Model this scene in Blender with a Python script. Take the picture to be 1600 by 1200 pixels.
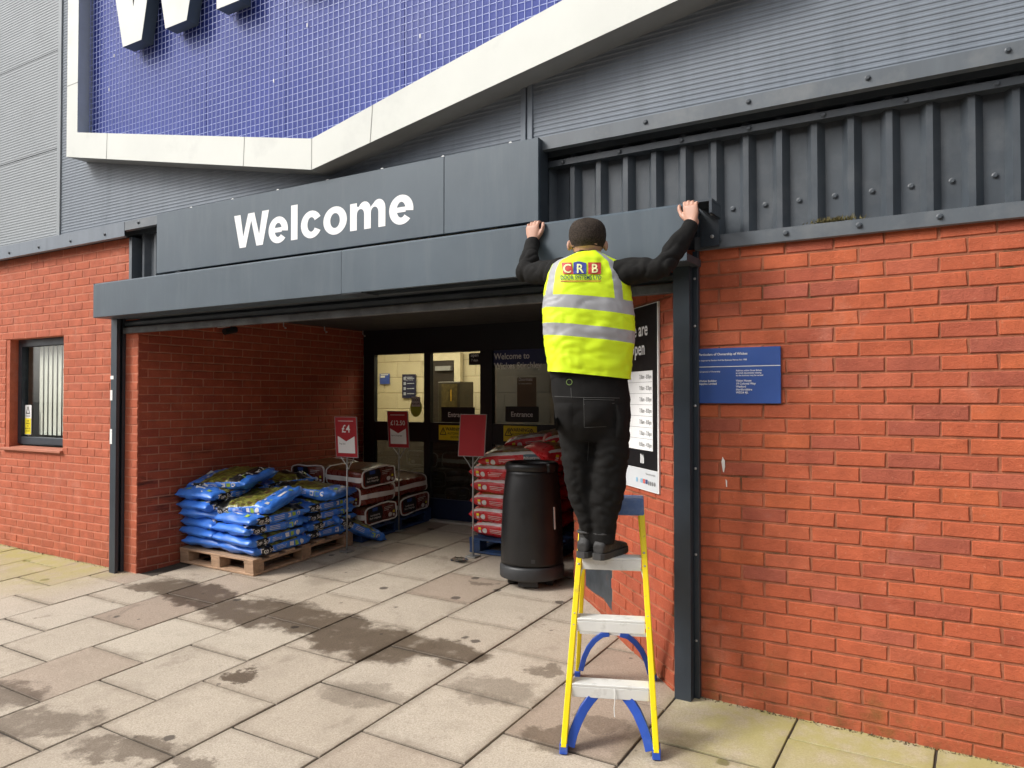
import bpy, bmesh, math, random
from mathutils import Vector, Matrix, noise
from mathutils.bvhtree import BVHTree
R = math.radians
random.seed(7)
for o in list(bpy.data.objects): bpy.data.objects.remove(o)
SC = bpy.context.scene
COL = SC.collection

# ------------------------------------------------------------------ camera
FPX = 1205.0
CAM = Vector((0.0, -4.0, 1.57)); YAW = R(31.5); PITCH = R(1.05)
FW = Vector((-math.sin(YAW)*math.cos(PITCH), math.cos(YAW)*math.cos(PITCH), math.sin(PITCH)))
RT = Vector((math.cos(YAW), math.sin(YAW), 0)); UP = RT.cross(FW)
cd = bpy.data.cameras.new('camera'); cam = bpy.data.objects.new('camera', cd); COL.objects.link(cam)
cd.sensor_width = 36; cd.sensor_fit = 'HORIZONTAL'; cd.lens = 36*FPX/1600; cd.clip_end = 3000; cd.clip_start = 0.05
cam.location = CAM
cam.rotation_euler = (R(90)+PITCH, 0, YAW)
SC.camera = cam
# ------------------------------------------------------------------ sky, sun, exposure
w = bpy.data.worlds.new('World'); SC.world = w; w.use_nodes = True
nt = w.node_tree; nt.nodes.clear()
sky = nt.nodes.new('ShaderNodeTexSky'); sky.sky_type = 'NISHITA'; sky.sun_disc = False
SUN_EL = R(40); SUN_AZ = math.atan2(-0.70, -0.72)       # direction towards the sun, seen from above
sky.sun_elevation = SUN_EL; sky.sun_rotation = R(90) - SUN_AZ
sky.air_density = 1.0; sky.dust_density = 3.0; sky.ozone_density = 1.0
hs = nt.nodes.new('ShaderNodeHueSaturation'); hs.inputs['Saturation'].default_value = 0.18
bg = nt.nodes.new('ShaderNodeBackground'); bg.inputs['Strength'].default_value = 0.14
wo = nt.nodes.new('ShaderNodeOutputWorld')
nt.links.new(sky.outputs[0], hs.inputs['Color']); nt.links.new(hs.outputs[0], bg.inputs['Color']); nt.links.new(bg.outputs[0], wo.inputs[0])
sd = bpy.data.lights.new('sun', 'SUN'); sd.energy = 1.5; sd.angle = R(16); sd.color = (1.0, 0.96, 0.9)
sun = bpy.data.objects.new('sun', sd); COL.objects.link(sun)
sdir = Vector((math.cos(SUN_EL)*math.cos(SUN_AZ), math.cos(SUN_EL)*math.sin(SUN_AZ), math.sin(SUN_EL)))
sun.rotation_euler = (-sdir).to_track_quat('-Z', 'Y').to_euler(); sun.location = sdir*20
SC.view_settings.view_transform = 'Standard'; SC.view_settings.look = 'None'
SC.view_settings.exposure = 0.84; SC.view_settings.gamma = 1.0; SC.view_settings.use_curve_mapping = False

# ------------------------------------------------------------------ pixel to place helpers (1600 x 1200 photograph)
def ray(px, py): return FW + RT*((px-800)/FPX) - UP*((py-600)/FPX)
def onY(px, py, y):
    r = ray(px, py); return CAM + r*((y-CAM.y)/r.y)
def onX(px, py, x):
    r = ray(px, py); return CAM + r*((x-CAM.x)/r.x)
def atW(px, py, w): return CAM + ray(px, py)*w
SL, SX = 0.065, -0.0115
def gz(x, y): return SL*y + SX*(x+1.3)
def onG(px, py):
    r = ray(px, py); t = (SL*CAM.y + SX*(CAM.x+1.3) - CAM.z)/(r.z - SL*r.y - SX*r.x); return CAM + r*t

# ------------------------------------------------------------------ materials
def nodes(m):
    m.use_nodes = True; n = m.node_tree; n.nodes.clear(); return n
def add(n, t, **kw):
    x = n.nodes.new(t)
    for k, v in kw.items(): setattr(x, k, v)
    return x
def principled(n):
    out = add(n, 'ShaderNodeOutputMaterial'); b = add(n, 'ShaderNodeBsdfPrincipled')
    n.links.new(b.outputs[0], out.inputs[0]); return b
def mixc(n, fac, a, b, mode='MIX'):
    m = add(n, 'ShaderNodeMix', data_type='RGBA', blend_type=mode)
    for sock, v in ((m.inputs[0], fac), (m.inputs[6], a), (m.inputs[7], b)):
        if hasattr(v, 'is_output'): n.links.new(v, sock)
        elif isinstance(v, (int, float)): sock.default_value = v
        else: sock.default_value = (*v[:3], 1)
    return m.outputs[2]
def mth(n, op, a, b=None, clamp=False):
    m = add(n, 'ShaderNodeMath', operation=op, use_clamp=clamp)
    for s, v in ((m.inputs[0], a), (m.inputs[1], b)):
        if v is None: continue
        if hasattr(v, 'is_output'): n.links.new(v, s)
        else: s.default_value = v
    return m.outputs[0]
def ramp(n, v, a, b):
    m = add(n, 'ShaderNodeMapRange', clamp=True); n.links.new(v, m.inputs[0])
    m.inputs[1].default_value = a; m.inputs[2].default_value = b; return m.outputs[0]
def pos(n): return add(n, 'ShaderNodeNewGeometry').outputs['Position']
def objco(n): return add(n, 'ShaderNodeTexCoord').outputs['Object']
def nz(n, vec, scale, detail=4, rough=.55, stretch=None, dist=0):
    if stretch:
        mp = add(n, 'ShaderNodeMapping'); mp.inputs['Scale'].default_value = stretch; n.links.new(vec, mp.inputs[0]); vec = mp.outputs[0]
    t = add(n, 'ShaderNodeTexNoise'); n.links.new(vec, t.inputs['Vector'])
    t.inputs['Scale'].default_value = scale; t.inputs['Detail'].default_value = detail; t.inputs['Roughness'].default_value = rough
    t.inputs['Distortion'].default_value = dist
    return t.outputs[0]
def bumpn(n, b, h, strength, dist=.01):
    x = add(n, 'ShaderNodeBump'); x.inputs['Strength'].default_value = strength; x.inputs['Distance'].default_value = dist
    n.links.new(h, x.inputs['Height']); n.links.new(x.outputs[0], b.inputs['Normal'])
def M(name, col, rough=.6, metal=0., var=.15, scale=6., bump=0., bscale=80., orand=0., spec=.5, stretch=None, rvar=.12, dirt=None, dscale=3., dth=(.5, .75), coat=0., dstretch=None):
    m = bpy.data.materials.new(name); n = nodes(m); b = principled(n)
    p = pos(n); f = nz(n, p, scale, 5, .6, stretch)
    f = ramp(n, f, .28, .72)
    lo = tuple(c*(1-var) for c in col); hi = tuple(min(1, c*(1+var)) for c in col)
    c = mixc(n, f, lo, hi)
    if orand:
        rnd = add(n, 'ShaderNodeObjectInfo').outputs['Random']
        g = mth(n, 'ADD', mth(n, 'MULTIPLY', rnd, 2*orand), 1-orand)
        cm = add(n, 'ShaderNodeCombineColor')
        for i in range(3): n.links.new(g, cm.inputs[i])
        c = mixc(n, 1.0, c, cm.outputs[0], 'MULTIPLY')
    if dirt:
        d = ramp(n, nz(n, p, dscale, 6, .65, dstretch), *dth); c = mixc(n, d, c, dirt)
    n.links.new(c, b.inputs['Base Color'])
    r = mth(n, 'ADD', mth(n, 'MULTIPLY', nz(n, p, scale*2.3, 4), 2*rvar), rough-rvar, True); n.links.new(r, b.inputs['Roughness'])
    b.inputs['Metallic'].default_value = metal; b.inputs['Specular IOR Level'].default_value = spec; b.inputs['Coat Weight'].default_value = coat
    if bump: bumpn(n, b, nz(n, p, bscale, 5, .6), bump)
    return m

# ------------------------------------------------------------------ mesh helpers
class MB:
    def __init__(s): s.v = []; s.f = []; s.m = []
    def quad(s, a, b, c, d, mi=0):
        i = len(s.v); s.v += [Vector(a), Vector(b), Vector(c), Vector(d)]; s.f.append((i, i+1, i+2, i+3)); s.m.append(mi); return s
    def poly(s, pts, mi=0):
        i = len(s.v); s.v += [Vector(p) for p in pts]; s.f.append(tuple(range(i, i+len(pts)))); s.m.append(mi); return s
    def hexa(s, p, mi=0):      # 8 corner points, bottom 4 then top 4
        i = len(s.v); s.v += [Vector(q) for q in p]
        for f in ((3, 2, 1, 0), (4, 5, 6, 7), (0, 1, 5, 4), (1, 2, 6, 5), (2, 3, 7, 6), (3, 0, 4, 7)):
            s.f.append(tuple(i+k for k in f)); s.m.append(mi)
        return s
    def box(s, x0, x1, y0, y1, z0, z1, mi=0, T=None):
        p = [Vector(q) for q in ((x0, y0, z0), (x1, y0, z0), (x1, y1, z0), (x0, y1, z0), (x0, y0, z1), (x1, y0, z1), (x1, y1, z1), (x0, y1, z1))]
        if T: p = [T(q) for q in p]
        return s.hexa(p, mi)
    def tube(s, pts, r, k=8, cap=True, mi=0):
        pts = [Vector(p) for p in pts]; rr = r if isinstance(r, (list, tuple)) else [r]*len(pts); base = len(s.v); ref = None
        for i, p in enumerate(pts):
            t = (pts[min(i+1, len(pts)-1)] - pts[max(i-1, 0)]).normalized()
            if ref is None: ref = t.orthogonal().normalized()
            ref = (ref - t*ref.dot(t)).normalized(); bn = t.cross(ref)
            for j in range(k):
                a = 2*math.pi*j/k; s.v.append(p + (ref*math.cos(a) + bn*math.sin(a))*rr[i])
        for i in range(len(pts)-1):
            for j in range(k):
                a = base+i*k+j; b = base+i*k+(j+1) % k; s.f.append((a, b, b+k, a+k)); s.m.append(mi)
        if cap:
            s.f.append(tuple(base+j for j in range(k))[::-1]); s.m.append(mi)
            e = base+(len(pts)-1)*k; s.f.append(tuple(e+j for j in range(k))); s.m.append(mi)
        return s
    def rings(s, rings, cap=True, mi=0, closed=True):
        base = len(s.v); k = len(rings[0])
        for r in rings: s.v += [Vector(p) for p in r]
        for i in range(len(rings)-1):
            for j in range(k if closed else k-1):
                a = base+i*k+j; b = base+i*k+(j+1) % k; s.f.append((a, b, b+k, a+k)); s.m.append(mi)
        if cap:
            s.f.append(tuple(base+j for j in range(k))[::-1]); s.m.append(mi)
            e = base+(len(rings)-1)*k; s.f.append(tuple(e+j for j in range(k))); s.m.append(mi)
        return s
    def ball(s, c, rx, ry, rz, n=12, mi=0, T=None):
        rings = []
        for i in range(1, n//2):
            a = math.pi*i/(n//2); q = [Vector((rx*math.sin(a)*math.cos(2*math.pi*j/n), ry*math.sin(a)*math.sin(2*math.pi*j/n), -rz*math.cos(a))) for j in range(n)]
            rings.append([(T @ v if T else v) + Vector(c) for v in q])
        return s.rings(rings, True, mi)
    def mesh(s, name, mats, smooth=False, bevel=0., off=Vector(), fix=True, seg=1):
        me = bpy.data.meshes.new(name)
        me.from_pydata([tuple(v-off) for v in s.v], [], s.f)
        for m in mats: me.materials.append(m)
        for i, p in enumerate(me.polygons): p.material_index = s.m[i]; p.use_smooth = smooth
        if fix or bevel:
            bm = bmesh.new(); bm.from_mesh(me)
            if bevel: bmesh.ops.remove_doubles(bm, verts=bm.verts, dist=1e-5)
            bmesh.ops.recalc_face_normals(bm, faces=bm.faces)
            if bevel: bmesh.ops.bevel(bm, geom=list(bm.edges), offset=bevel, segments=seg, affect='EDGES', clamp_overlap=True, profile=.5)
            bm.to_mesh(me); bm.free()
        return me

ROOT = {}
def tag(o, label=None, cat=None, group=None, kind=None):
    if label: o['label'] = label
    if cat: o['category'] = cat
    if group: o['group'] = group
    if kind: o['kind'] = kind
    return o
def thing(name, loc, label=None, cat=None, group=None, kind=None):
    o = bpy.data.objects.new(name, None); COL.objects.link(o); o.location = loc; o.empty_display_size = .1
    ROOT[o.name] = Vector(loc); return tag(o, label, cat, group, kind)
def put(name, me, parent=None, loc=None, mat=None):
    o = bpy.data.objects.new(name, me); COL.objects.link(o)
    if parent is not None: o.parent = parent
    if loc is not None: o.location = loc
    return o
def part(mb, name, mats, parent=None, smooth=False, bevel=0., seg=1, loc=None, **tg):
    """mesh in world coordinates -> object; parent keeps its own origin"""
    if not isinstance(mats, (list, tuple)): mats = [mats]
    if parent is None:
        off = Vector(loc) if loc is not None else Vector()
        o = put(name, mb.mesh(name, mats, smooth, bevel, off, seg=seg), None, off); ROOT[o.name] = off
    else:
        off = ROOT[parent.name]
        o = put(name, mb.mesh(name, mats, smooth, bevel, off, seg=seg), parent); ROOT[o.name] = off
    return tag(o, **tg)
def copy_tree(o, parent=None):
    c = o.copy(); COL.objects.link(c); c.parent = parent
    for ch in o.children: copy_tree(ch, c)
    return c

# lettering: a font curve turned into flat triangles
TXT = {}
def text2d(s, size=1., bold=0., align='LEFT', sx=1.):
    key = (s, bold, align, sx)
    if key not in TXT:
        cu = bpy.data.curves.new('t', 'FONT'); cu.body = s; cu.size = 1.; cu.align_x = align; cu.resolution_u = 3; cu.offset = min(bold, .018); cu.fill_mode = 'FRONT'
        ob = bpy.data.objects.new('t', cu); COL.objects.link(ob)
        me = bpy.data.meshes.new_from_object(ob.evaluated_get(bpy.context.evaluated_depsgraph_get()))
        TXT[key] = ([(v.co.x*sx, v.co.y) for v in me.vertices], [tuple(p.vertices) for p in me.polygons])
        bpy.data.objects.remove(ob); bpy.data.meshes.remove(me)
    v, f = TXT[key]
    return [(x*size, y*size) for x, y in v], f
def lettering(mb, s, size, fn, bold=0., align='LEFT', x=0., y=0., mi=0, sx=1.):
    """fn maps (u, v) on the sign to a place"""
    v, f = text2d(s, size, bold, align, sx); i = len(mb.v)
    mb.v += [Vector(fn(a+x, b+y)) for a, b in v]
    mb.f += [tuple(i+k for k in q) for q in f]; mb.m += [mi]*len(f); return mb
def flat(mb, pts, fn, mi=0):
    return mb.poly([fn(a, b) for a, b in pts], mi)
def frame(o, u, v=Vector((0, 0, 1)), lift=0.):
    o = Vector(o); u = Vector(u).normalized(); v = Vector(v).normalized(); nn = u.cross(v)
    return lambda a, b, c=0.: o + u*a + v*b + nn*(lift+c)
def no_fix(mb, name, mat, parent, **tg):
    off = ROOT[parent.name]
    mats = mat if isinstance(mat, (list, tuple)) else [mat]
    o = put(name, mb.mesh(name, mats, False, 0, off, fix=False), parent); ROOT[o.name] = off
    if 'lettering' in name or name == 'footer_icons': tg.setdefault('kind', 'stuff')      # print too small to pick apart
    return tag(o, **tg)
# ================================================================== SETTING
def brick_mat(name, stops, speck=.35, bump=.35, scuff=False, effl=.0, moss=False):
    m = bpy.data.materials.new(name); n = nodes(m); b = principled(n); p = pos(n)
    rnd = add(n, 'ShaderNodeObjectInfo').outputs['Random']
    cr = add(n, 'ShaderNodeValToRGB'); e = cr.color_ramp.elements
    while len(e) < len(stops): e.new(.5)
    for i, (t, c) in enumerate(stops): e[i].position = t; e[i].color = (*c, 1)
    n.links.new(rnd, cr.inputs[0]); c = cr.outputs[0]
    c = mixc(n, ramp(n, nz(n, p, 9, 6, .7), .3, .7), mixc(n, 1., c, (.76, .74, .74), 'MULTIPLY'), mixc(n, 1., c, (1.1, 1.1, 1.08), 'MULTIPLY'))
    sp = ramp(n, nz(n, p, 75, 4, .75), .60, .68); c = mixc(n, mth(n, 'MULTIPLY', sp, speck), c, (.10, .03, .015))
    sp2 = ramp(n, nz(n, p, 48, 3, .6), .62, .72); c = mixc(n, mth(n, 'MULTIPLY', sp2, .3), c, (.62, .3, .18))
    sep = add(n, 'ShaderNodeSeparateXYZ'); n.links.new(p, sep.inputs[0])
    if effl:
        ef = mth(n, 'MULTIPLY', ramp(n, nz(n, p, 2.2, 7, .72), .56, .75), effl); c = mixc(n, ef, c, (.62, .36, .28))
    low = mth(n, 'MULTIPLY', ramp(n, sep.outputs[2], .5, -.05), ramp(n, nz(n, p, 4, 5, .7), .35, .7))
    c = mixc(n, mth(n, 'MULTIPLY', low, .55), c, (.12, .06, .03))
    if moss:
        ms = mth(n, 'MULTIPLY', ramp(n, sep.outputs[2], .32, .02), ramp(n, nz(n, p, 6, 6, .7), .5, .68)); c = mixc(n, mth(n, 'MULTIPLY', ms, .6), c, (.10, .09, .02))
    if scuff:
        band = mth(n, 'MULTIPLY', ramp(n, sep.outputs[2], 1.35, .95), ramp(n, sep.outputs[2], .1, .5))
        st = nz(n, p, 3., 6, .7, (1., .55, 4.5)); s = mth(n, 'MULTIPLY', band, ramp(n, st, .52, .68)); c = mixc(n, mth(n, 'MULTIPLY', s, .8), c, (.02, .014, .012))
        st2 = nz(n, p, 2.2, 5, .6, (1., 2.5, .5)); s2 = ramp(n, st2, .6, .78); c = mixc(n, mth(n, 'MULTIPLY', s2, .18), c, (.6, .4, .33))
    n.links.new(c, b.inputs['Base Color']); b.inputs['Roughness'].default_value = .82; b.inputs['Specular IOR Level'].default_value = .3
    h = mth(n, 'ADD', nz(n, p, 160, 4, .7), mth(n, 'MULTIPLY', nz(n, p, 45, 4, .65), 1.6)); bumpn(n, b, h, bump*1.5, .005)
    return m
MORT_R = M('mortar_brown', (.33, .115, .06), .95, var=.3, scale=9, bump=.5, bscale=150, dirt=(.07, .05, .02), dscale=4, dth=(.56, .7))
MORT_L = M('mortar_pink', (.52, .19, .115), .95, var=.2, scale=9, bump=.4, bscale=150)
MORT_I = M('mortar_inside', (.44, .2, .13), .95, var=.2, scale=9, bump=.4, bscale=150)
OR = [(0., (.36, .098, .062)), (.12, (.39, .094, .052)), (.28, (.45, .105, .048)), (.65, (.485, .115, .052)), (.88, (.51, .125, .05)), (1., (.41, .108, .068))]
BR_R = brick_mat('brick_orange', OR, .4, .4, effl=.25, moss=True)
BR_L = brick_mat('brick_orange_pale', [(0., (.44, .115, .062)), (.5, (.5, .135, .072)), (1., (.47, .12, .06))], .25, .4, effl=.3)
BR_I = brick_mat('brick_red_inner', [(0., (.36, .075, .04)), (.5, (.40, .088, .045)), (1., (.33, .065, .037))], .3, .4, scuff=True)
BR_S = brick_mat('brick_red_splay', [(0., (.34, .075, .038)), (.5, (.42, .092, .042)), (1., (.38, .08, .04))], .3, .4, effl=.12)

def brick_mesh(name, L, h, depth, mat, seed, ch=.0035):
    r = random.Random(seed); j = lambda a: r.uniform(-a, a); x, z = L/2, h/2; mb = MB()
    o = [(-x, -z), (x, -z), (x, z), (-x, z)]
    back = [Vector((a, depth, b)) for a, b in o]
    mid = [Vector((a+j(.0026), ch+j(.001), b+j(.0024))) for a, b in o]
    fr = [Vector((q.x*(1-2*ch/L), j(.0012), q.z*(1-2.2*ch/h))) for q in mid]
    mb.v = back+mid+fr
    for k in range(4):
        l = (k+1) % 4; mb.f += [(k, l, 4+l, 4+k), (4+k, 4+l, 8+l, 8+k)]
    mb.f.append((8, 9, 10, 11)); mb.m = [0]*9
    return mb.mesh(name, [mat])
def brick_wall(root, origin, d, L, z0, z1, mat, mortar, holes=(), bl=.215, bh=.065, jt=.01, phase=0., limit=300, name='brick', skip=None, top_align=True, depth=.04, rest_far=True, mthick=.1, rec=.0055):
    origin = Vector(origin); d = Vector(d).normalized(); inn = Vector((-d.y, d.x, 0)); ang = math.atan2(d.y, d.x); rt = ROOT[root.name]
    P, H = bl+jt, bh+jt
    # mortar bed
    us = sorted({0., L, *[max(0, min(L, h[0])) for h in holes], *[max(0, min(L, h[1])) for h in holes]})
    zs = sorted({z0, z1, *[max(z0, min(z1, h[2])) for h in holes], *[max(z0, min(z1, h[3])) for h in holes]})
    mb = MB()
    for a, b in zip(us, us[1:]):
        for c, e in zip(zs, zs[1:]):
            if any(h[0] < (a+b)/2 < h[1] and h[2] < (c+e)/2 < h[3] for h in holes): continue
            q = [origin + d*u + inn*v + Vector((0, 0, w)) for w in (c, e) for u, v in ((a, rec), (b, rec), (b, mthick), (a, mthick))]
            mb.hexa(q)
    part(mb, 'mortar_bed', mortar, root)
    cells = []
    n = int(math.ceil((z1-z0)/H)); k = 0
    for i in range(n):
        zt = z1 - i*H; zb = max(zt-bh, z0)
        if top_align is False: zb = z0+i*H+jt; zt = min(zb+bh, z1)
        if zt-zb < .015: continue
        u = -P + ((i % 2)*.5*P + phase) % P
        while u < L:
            a, b = max(u, 0), min(u+bl, L)
            segs = [(a, b)]
            for h in holes:
                if zt > h[2]+.01 and zb < h[3]-.01:
                    ns = []
                    for s, t in segs:
                        if t <= h[0] or s >= h[1]: ns.append((s, t)); continue
                        if s < h[0]: ns.append((s, h[0]-.002))
                        if t > h[1]: ns.append((h[1]+.002, t))
                    segs = ns
            for s, t in segs:
                if t-s > .025 and not (skip and skip((s+t)/2, (zb+zt)/2)): cells.append((s, t, zb, zt))
            u += P
    variants = [brick_mesh(name, bl, bh, depth, mat, s) for s in range(10)]
    cells.sort(key=lambda c: (origin + d*((c[0]+c[1])/2) + Vector((0, 0, (c[2]+c[3])/2)) - CAM).length)
    rest = MB(); r = random.Random(len(cells))
    for i, (s, t, zb, zt) in enumerate(cells):
        c = origin + d*((s+t)/2) + Vector((0, 0, (zb+zt)/2)) + inn*r.uniform(-.0012, .0012)
        if i < limit:
            o = put(name, variants[r.randrange(10)], root, c-rt); o.rotation_euler = (0, 0, ang+r.uniform(-.004, .004))
            o.scale = ((t-s)/bl, 1, (zt-zb)/bh)
        else:
            mt = Matrix.Translation(c) @ Matrix.Rotation(ang, 4, 'Z')
            me = variants[r.randrange(10)]; b0 = len(rest.v)
            rest.v += [mt @ Vector((v.co.x*(t-s)/bl, v.co.y, v.co.z*(zt-zb)/bh)) for v in me.vertices]
            for p in me.polygons: rest.f.append(tuple(b0+x for x in p.vertices)); rest.m.append(0)
    if rest.v: part(rest, 'brick_courses', mat, root, kind='stuff')
    return root

# ---- ground and paving
def gzz(x, y):
    return gz(max(-12, min(4, x)), max(-7, min(3.0, y)))
asph = M('asphalt', (.06, .06, .058), .9, var=.3, scale=5, bump=.5, bscale=120)
bed = M('joint_sand', (.06, .048, .036), .95, var=.35, scale=12, bump=.6, bscale=200)
mb = MB(); xs = [-400, -40, -12, -8, -4, 0, 4, 40, 400]; ys = [-400, -60, -12, -7, -4, -1, 1, 3.0, 60, 400]
gi = {}
for i, x in enumerate(xs):
    for j, y in enumerate(ys): gi[i, j] = len(mb.v); mb.v.append(Vector((x, y, gzz(x, y)-.03)))
for i in range(len(xs)-1):
    for j in range(len(ys)-1): mb.f.append((gi[i, j], gi[i+1, j], gi[i+1, j+1], gi[i, j+1])); mb.m.append(0)
part(mb, 'ground', asph, kind='structure')
pav = thing('pavement', (0, 0, 0), kind='structure')
mb = MB(); mb.hexa([(x, y, gz(x, y)+dz) for dz in (-.02, -.009) for x, y in ((-10.2, -4.9), (1.6, -4.9), (1.6, 2.84), (-10.2, 2.84))]); part(mb, 'joint_bed', bed, pav)

def slab_material():
    m = bpy.data.materials.new('paving_concrete'); n = nodes(m); b = principled(n); p = pos(n)
    rnd = add(n, 'ShaderNodeObjectInfo').outputs['Random']
    cr = add(n, 'ShaderNodeValToRGB'); e = cr.color_ramp.elements
    st = [(0., (.37, .29, .23)), (.12, (.43, .35, .28)), (.3, (.48, .41, .33)), (.65, (.52, .455, .375)), (.85, (.46, .385, .305)), (1., (.56, .50, .415))]
    while len(e) < len(st): e.new(.5)
    for i, (t, c) in enumerate(st): e[i].position = t; e[i].color = (*c, 1)
    n.links.new(rnd, cr.inputs[0]); c = cr.outputs[0]
    # sand grain and blotches
    c = mixc(n, ramp(n, nz(n, p, 120, 4, .8), .38, .62), mixc(n, 1., c, (.72, .70, .67), 'MULTIPLY'), mixc(n, 1., c, (1.1, 1.1, 1.09), 'MULTIPLY'))
    c = mixc(n, mth(n, 'MULTIPLY', ramp(n, nz(n, p, 70, 3, .6), .64, .70), .45), c, (.16, .12, .09))
    c = mixc(n, mth(n, 'MULTIPLY', ramp(n, nz(n, p, 3.2, 7, .68), .5, .78), .42), c, (.23, .185, .14))
    c = mixc(n, mth(n, 'MULTIPLY', ramp(n, nz(n, p, 1.1, 4, .6), .45, .75), .3), c, (.30, .25, .19))
    # dirt worked in along the edges of each slab
    oc = add(n, 'ShaderNodeSeparateXYZ'); n.links.new(objco(n), oc.inputs[0])
    ed = mth(n, 'MAXIMUM', mth(n, 'ABSOLUTE', oc.outputs[0]), mth(n, 'ABSOLUTE', oc.outputs[1]))
    ed = ramp(n, mth(n, 'ADD', ed, mth(n, 'MULTIPLY', nz(n, p, 16, 6, .75), .12)), .31, .36); c = mixc(n, mth(n, 'MULTIPLY', ed, .5), c, (.19, .15, .11))
    # chewing gum, oil drips
    vo = add(n, 'ShaderNodeTexVoronoi'); vo.inputs['Scale'].default_value = 2.1; n.links.new(p, vo.inputs['Vector'])
    dsp = mth(n, 'ADD', vo.outputs['Distance'], mth(n, 'MULTIPLY', nz(n, p, 30, 3), .055))
    c = mixc(n, mth(n, 'MULTIPLY', ramp(n, dsp, .115, .095), .85), c, (.07, .055, .045))
    vo2 = add(n, 'ShaderNodeTexVoronoi'); vo2.inputs['Scale'].default_value = 4.7; n.links.new(p, vo2.inputs['Vector'])
    d2 = mth(n, 'ADD', vo2.outputs['Distance'], mth(n, 'MULTIPLY', nz(n, p, 40, 3), .06))
    c = mixc(n, mth(n, 'MULTIPLY', ramp(n, d2, .10, .08), .7), c, (.12, .095, .075))
    # wet spills, each with its own outline
    ndist = add(n, 'ShaderNodeTexNoise'); ndist.inputs['Scale'].default_value = 5.5; ndist.inputs['Detail'].default_value = 6; ndist.inputs['Roughness'].default_value = .68
    n.links.new(p, ndist.inputs['Vector'])
    vs = add(n, 'ShaderNodeVectorMath', operation='MULTIPLY_ADD'); n.links.new(ndist.outputs['Color'], vs.inputs[0]); vs.inputs[1].default_value = (.46, .46, 0); n.links.new(p, vs.inputs[2])
    def spill(x, y, rx, ry, rot, amt, soft=.3):
        mp = add(n, 'ShaderNodeMapping', vector_type='TEXTURE'); mp.inputs['Location'].default_value = (x+.23, y+.23, 0); mp.inputs['Rotation'].default_value = (0, 0, R(rot)); mp.inputs['Scale'].default_value = (rx*1.12, ry*1.2, 50)
        n.links.new(vs.outputs[0], mp.inputs[0])
        ln = add(n, 'ShaderNodeVectorMath', operation='LENGTH'); n.links.new(mp.outputs[0], ln.inputs[0])
        return mth(n, 'MULTIPLY', ramp(n, ln.outputs['Value'], 1+soft/2, 1-soft/2), amt)
    tot = None
    for (px, py, rx, ry, rot, amt) in SPILLS:
        g = onG(px, py); s = spill(g.x, g.y, rx, ry, rot, amt); tot = s if tot is None else mth(n, 'MAXIMUM', tot, s)
    wet = mth(n, 'MULTIPLY', tot, ramp(n, nz(n, p, 7, 5, .6), .1, .42))
    c = mixc(n, wet, c, mixc(n, 1., c, (.29, .255, .225), 'MULTIPLY'))
    # old dried dirt smears
    sm = ramp(n, nz(n, p, 2.6, 8, .75, None, .8), .57, .64); sm = mth(n, 'MULTIPLY', sm, ramp(n, nz(n, p, .8, 3), .45, .6)); c = mixc(n, mth(n, 'MULTIPLY', sm, .5), c, (.17, .13, .10))
    # algae by the foot of the walls
    sep = add(n, 'ShaderNodeSeparateXYZ'); n.links.new(p, sep.inputs[0])
    near = ramp(n, mth(n, 'ADD', sep.outputs[1], mth(n, 'MULTIPLY', nz(n, p, 4, 5, .7), .5)), -.75, .05)
    side = mth(n, 'MAXIMUM', ramp(n, sep.outputs[0], -1.5, -1.1), ramp(n, sep.outputs[0], -6.2, -6.8))
    al = mth(n, 'MULTIPLY', mth(n, 'MULTIPLY', near, side), ramp(n, nz(n, p, 5, 6, .7), .25, .55)); c = mixc(n, mth(n, 'MULTIPLY', al, .75), c, (.36, .33, .09))
    n.links.new(c, b.inputs['Base Color'])
    r = mth(n, 'SUBTRACT', .88, mth(n, 'MULTIPLY', wet, .28)); n.links.new(r, b.inputs['Roughness']); b.inputs['Specular IOR Level'].default_value = .35
    bumpn(n, b, mth(n, 'ADD', nz(n, p, 260, 3, .7), mth(n, 'MULTIPLY', nz(n, p, 14, 5, .6), 1.5)), .28, .004)
    return m
SPILLS = [(300, 928, .55, .17, -8, 1.), (410, 955, .42, .22, 10, 1.), (480, 968, .3, .18, 0, 1.), (530, 988, .36, .17, -35, 1.), (600, 1008, .3, .22, 0, 1.), (700, 1018, .24, .13, -10, .95),
          (250, 916, .3, .08, 20, .9), (380, 1057, .1, .07, 0, 1.), (70, 1130, .26, .13, 30, .7), (20, 1085, .2, .12, 0, .75), (200, 1170, .28, .10, 20, .75), (300, 1195, .12, .06, 0, .7),
          (560, 1085, .24, .1, 10, .45), (780, 1078, .25, .13, 0, .5), (862, 1048, .12, .06, 0, .7), (860, 1155, .13, .1, 0, .65), (945, 1128, .12, .06, 0, .5),
          (755, 912, .1, .05, 0, .6), (640, 830, .2, .4, 0, .35), (560, 880, .25, .5, 10, .3), (1010, 1172, .35, .1, 10, .3)]
SLAB = slab_material()
XJ = [-10.0, -9.4, -8.8, -8.2, -7.66, -7.1, -6.58, -6.05, -5.5, -4.93, -4.38, -3.83, -3.22, -2.62, -2.0, -1.4, -.8, -.2, .4, 1.0, 1.6]
ex = Vector((1, 0, SX)).normalized(); ey = Vector((0, 1, SL)).normalized(); en = ex.cross(ey)
SLM = {}
rs = random.Random(3)
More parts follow.
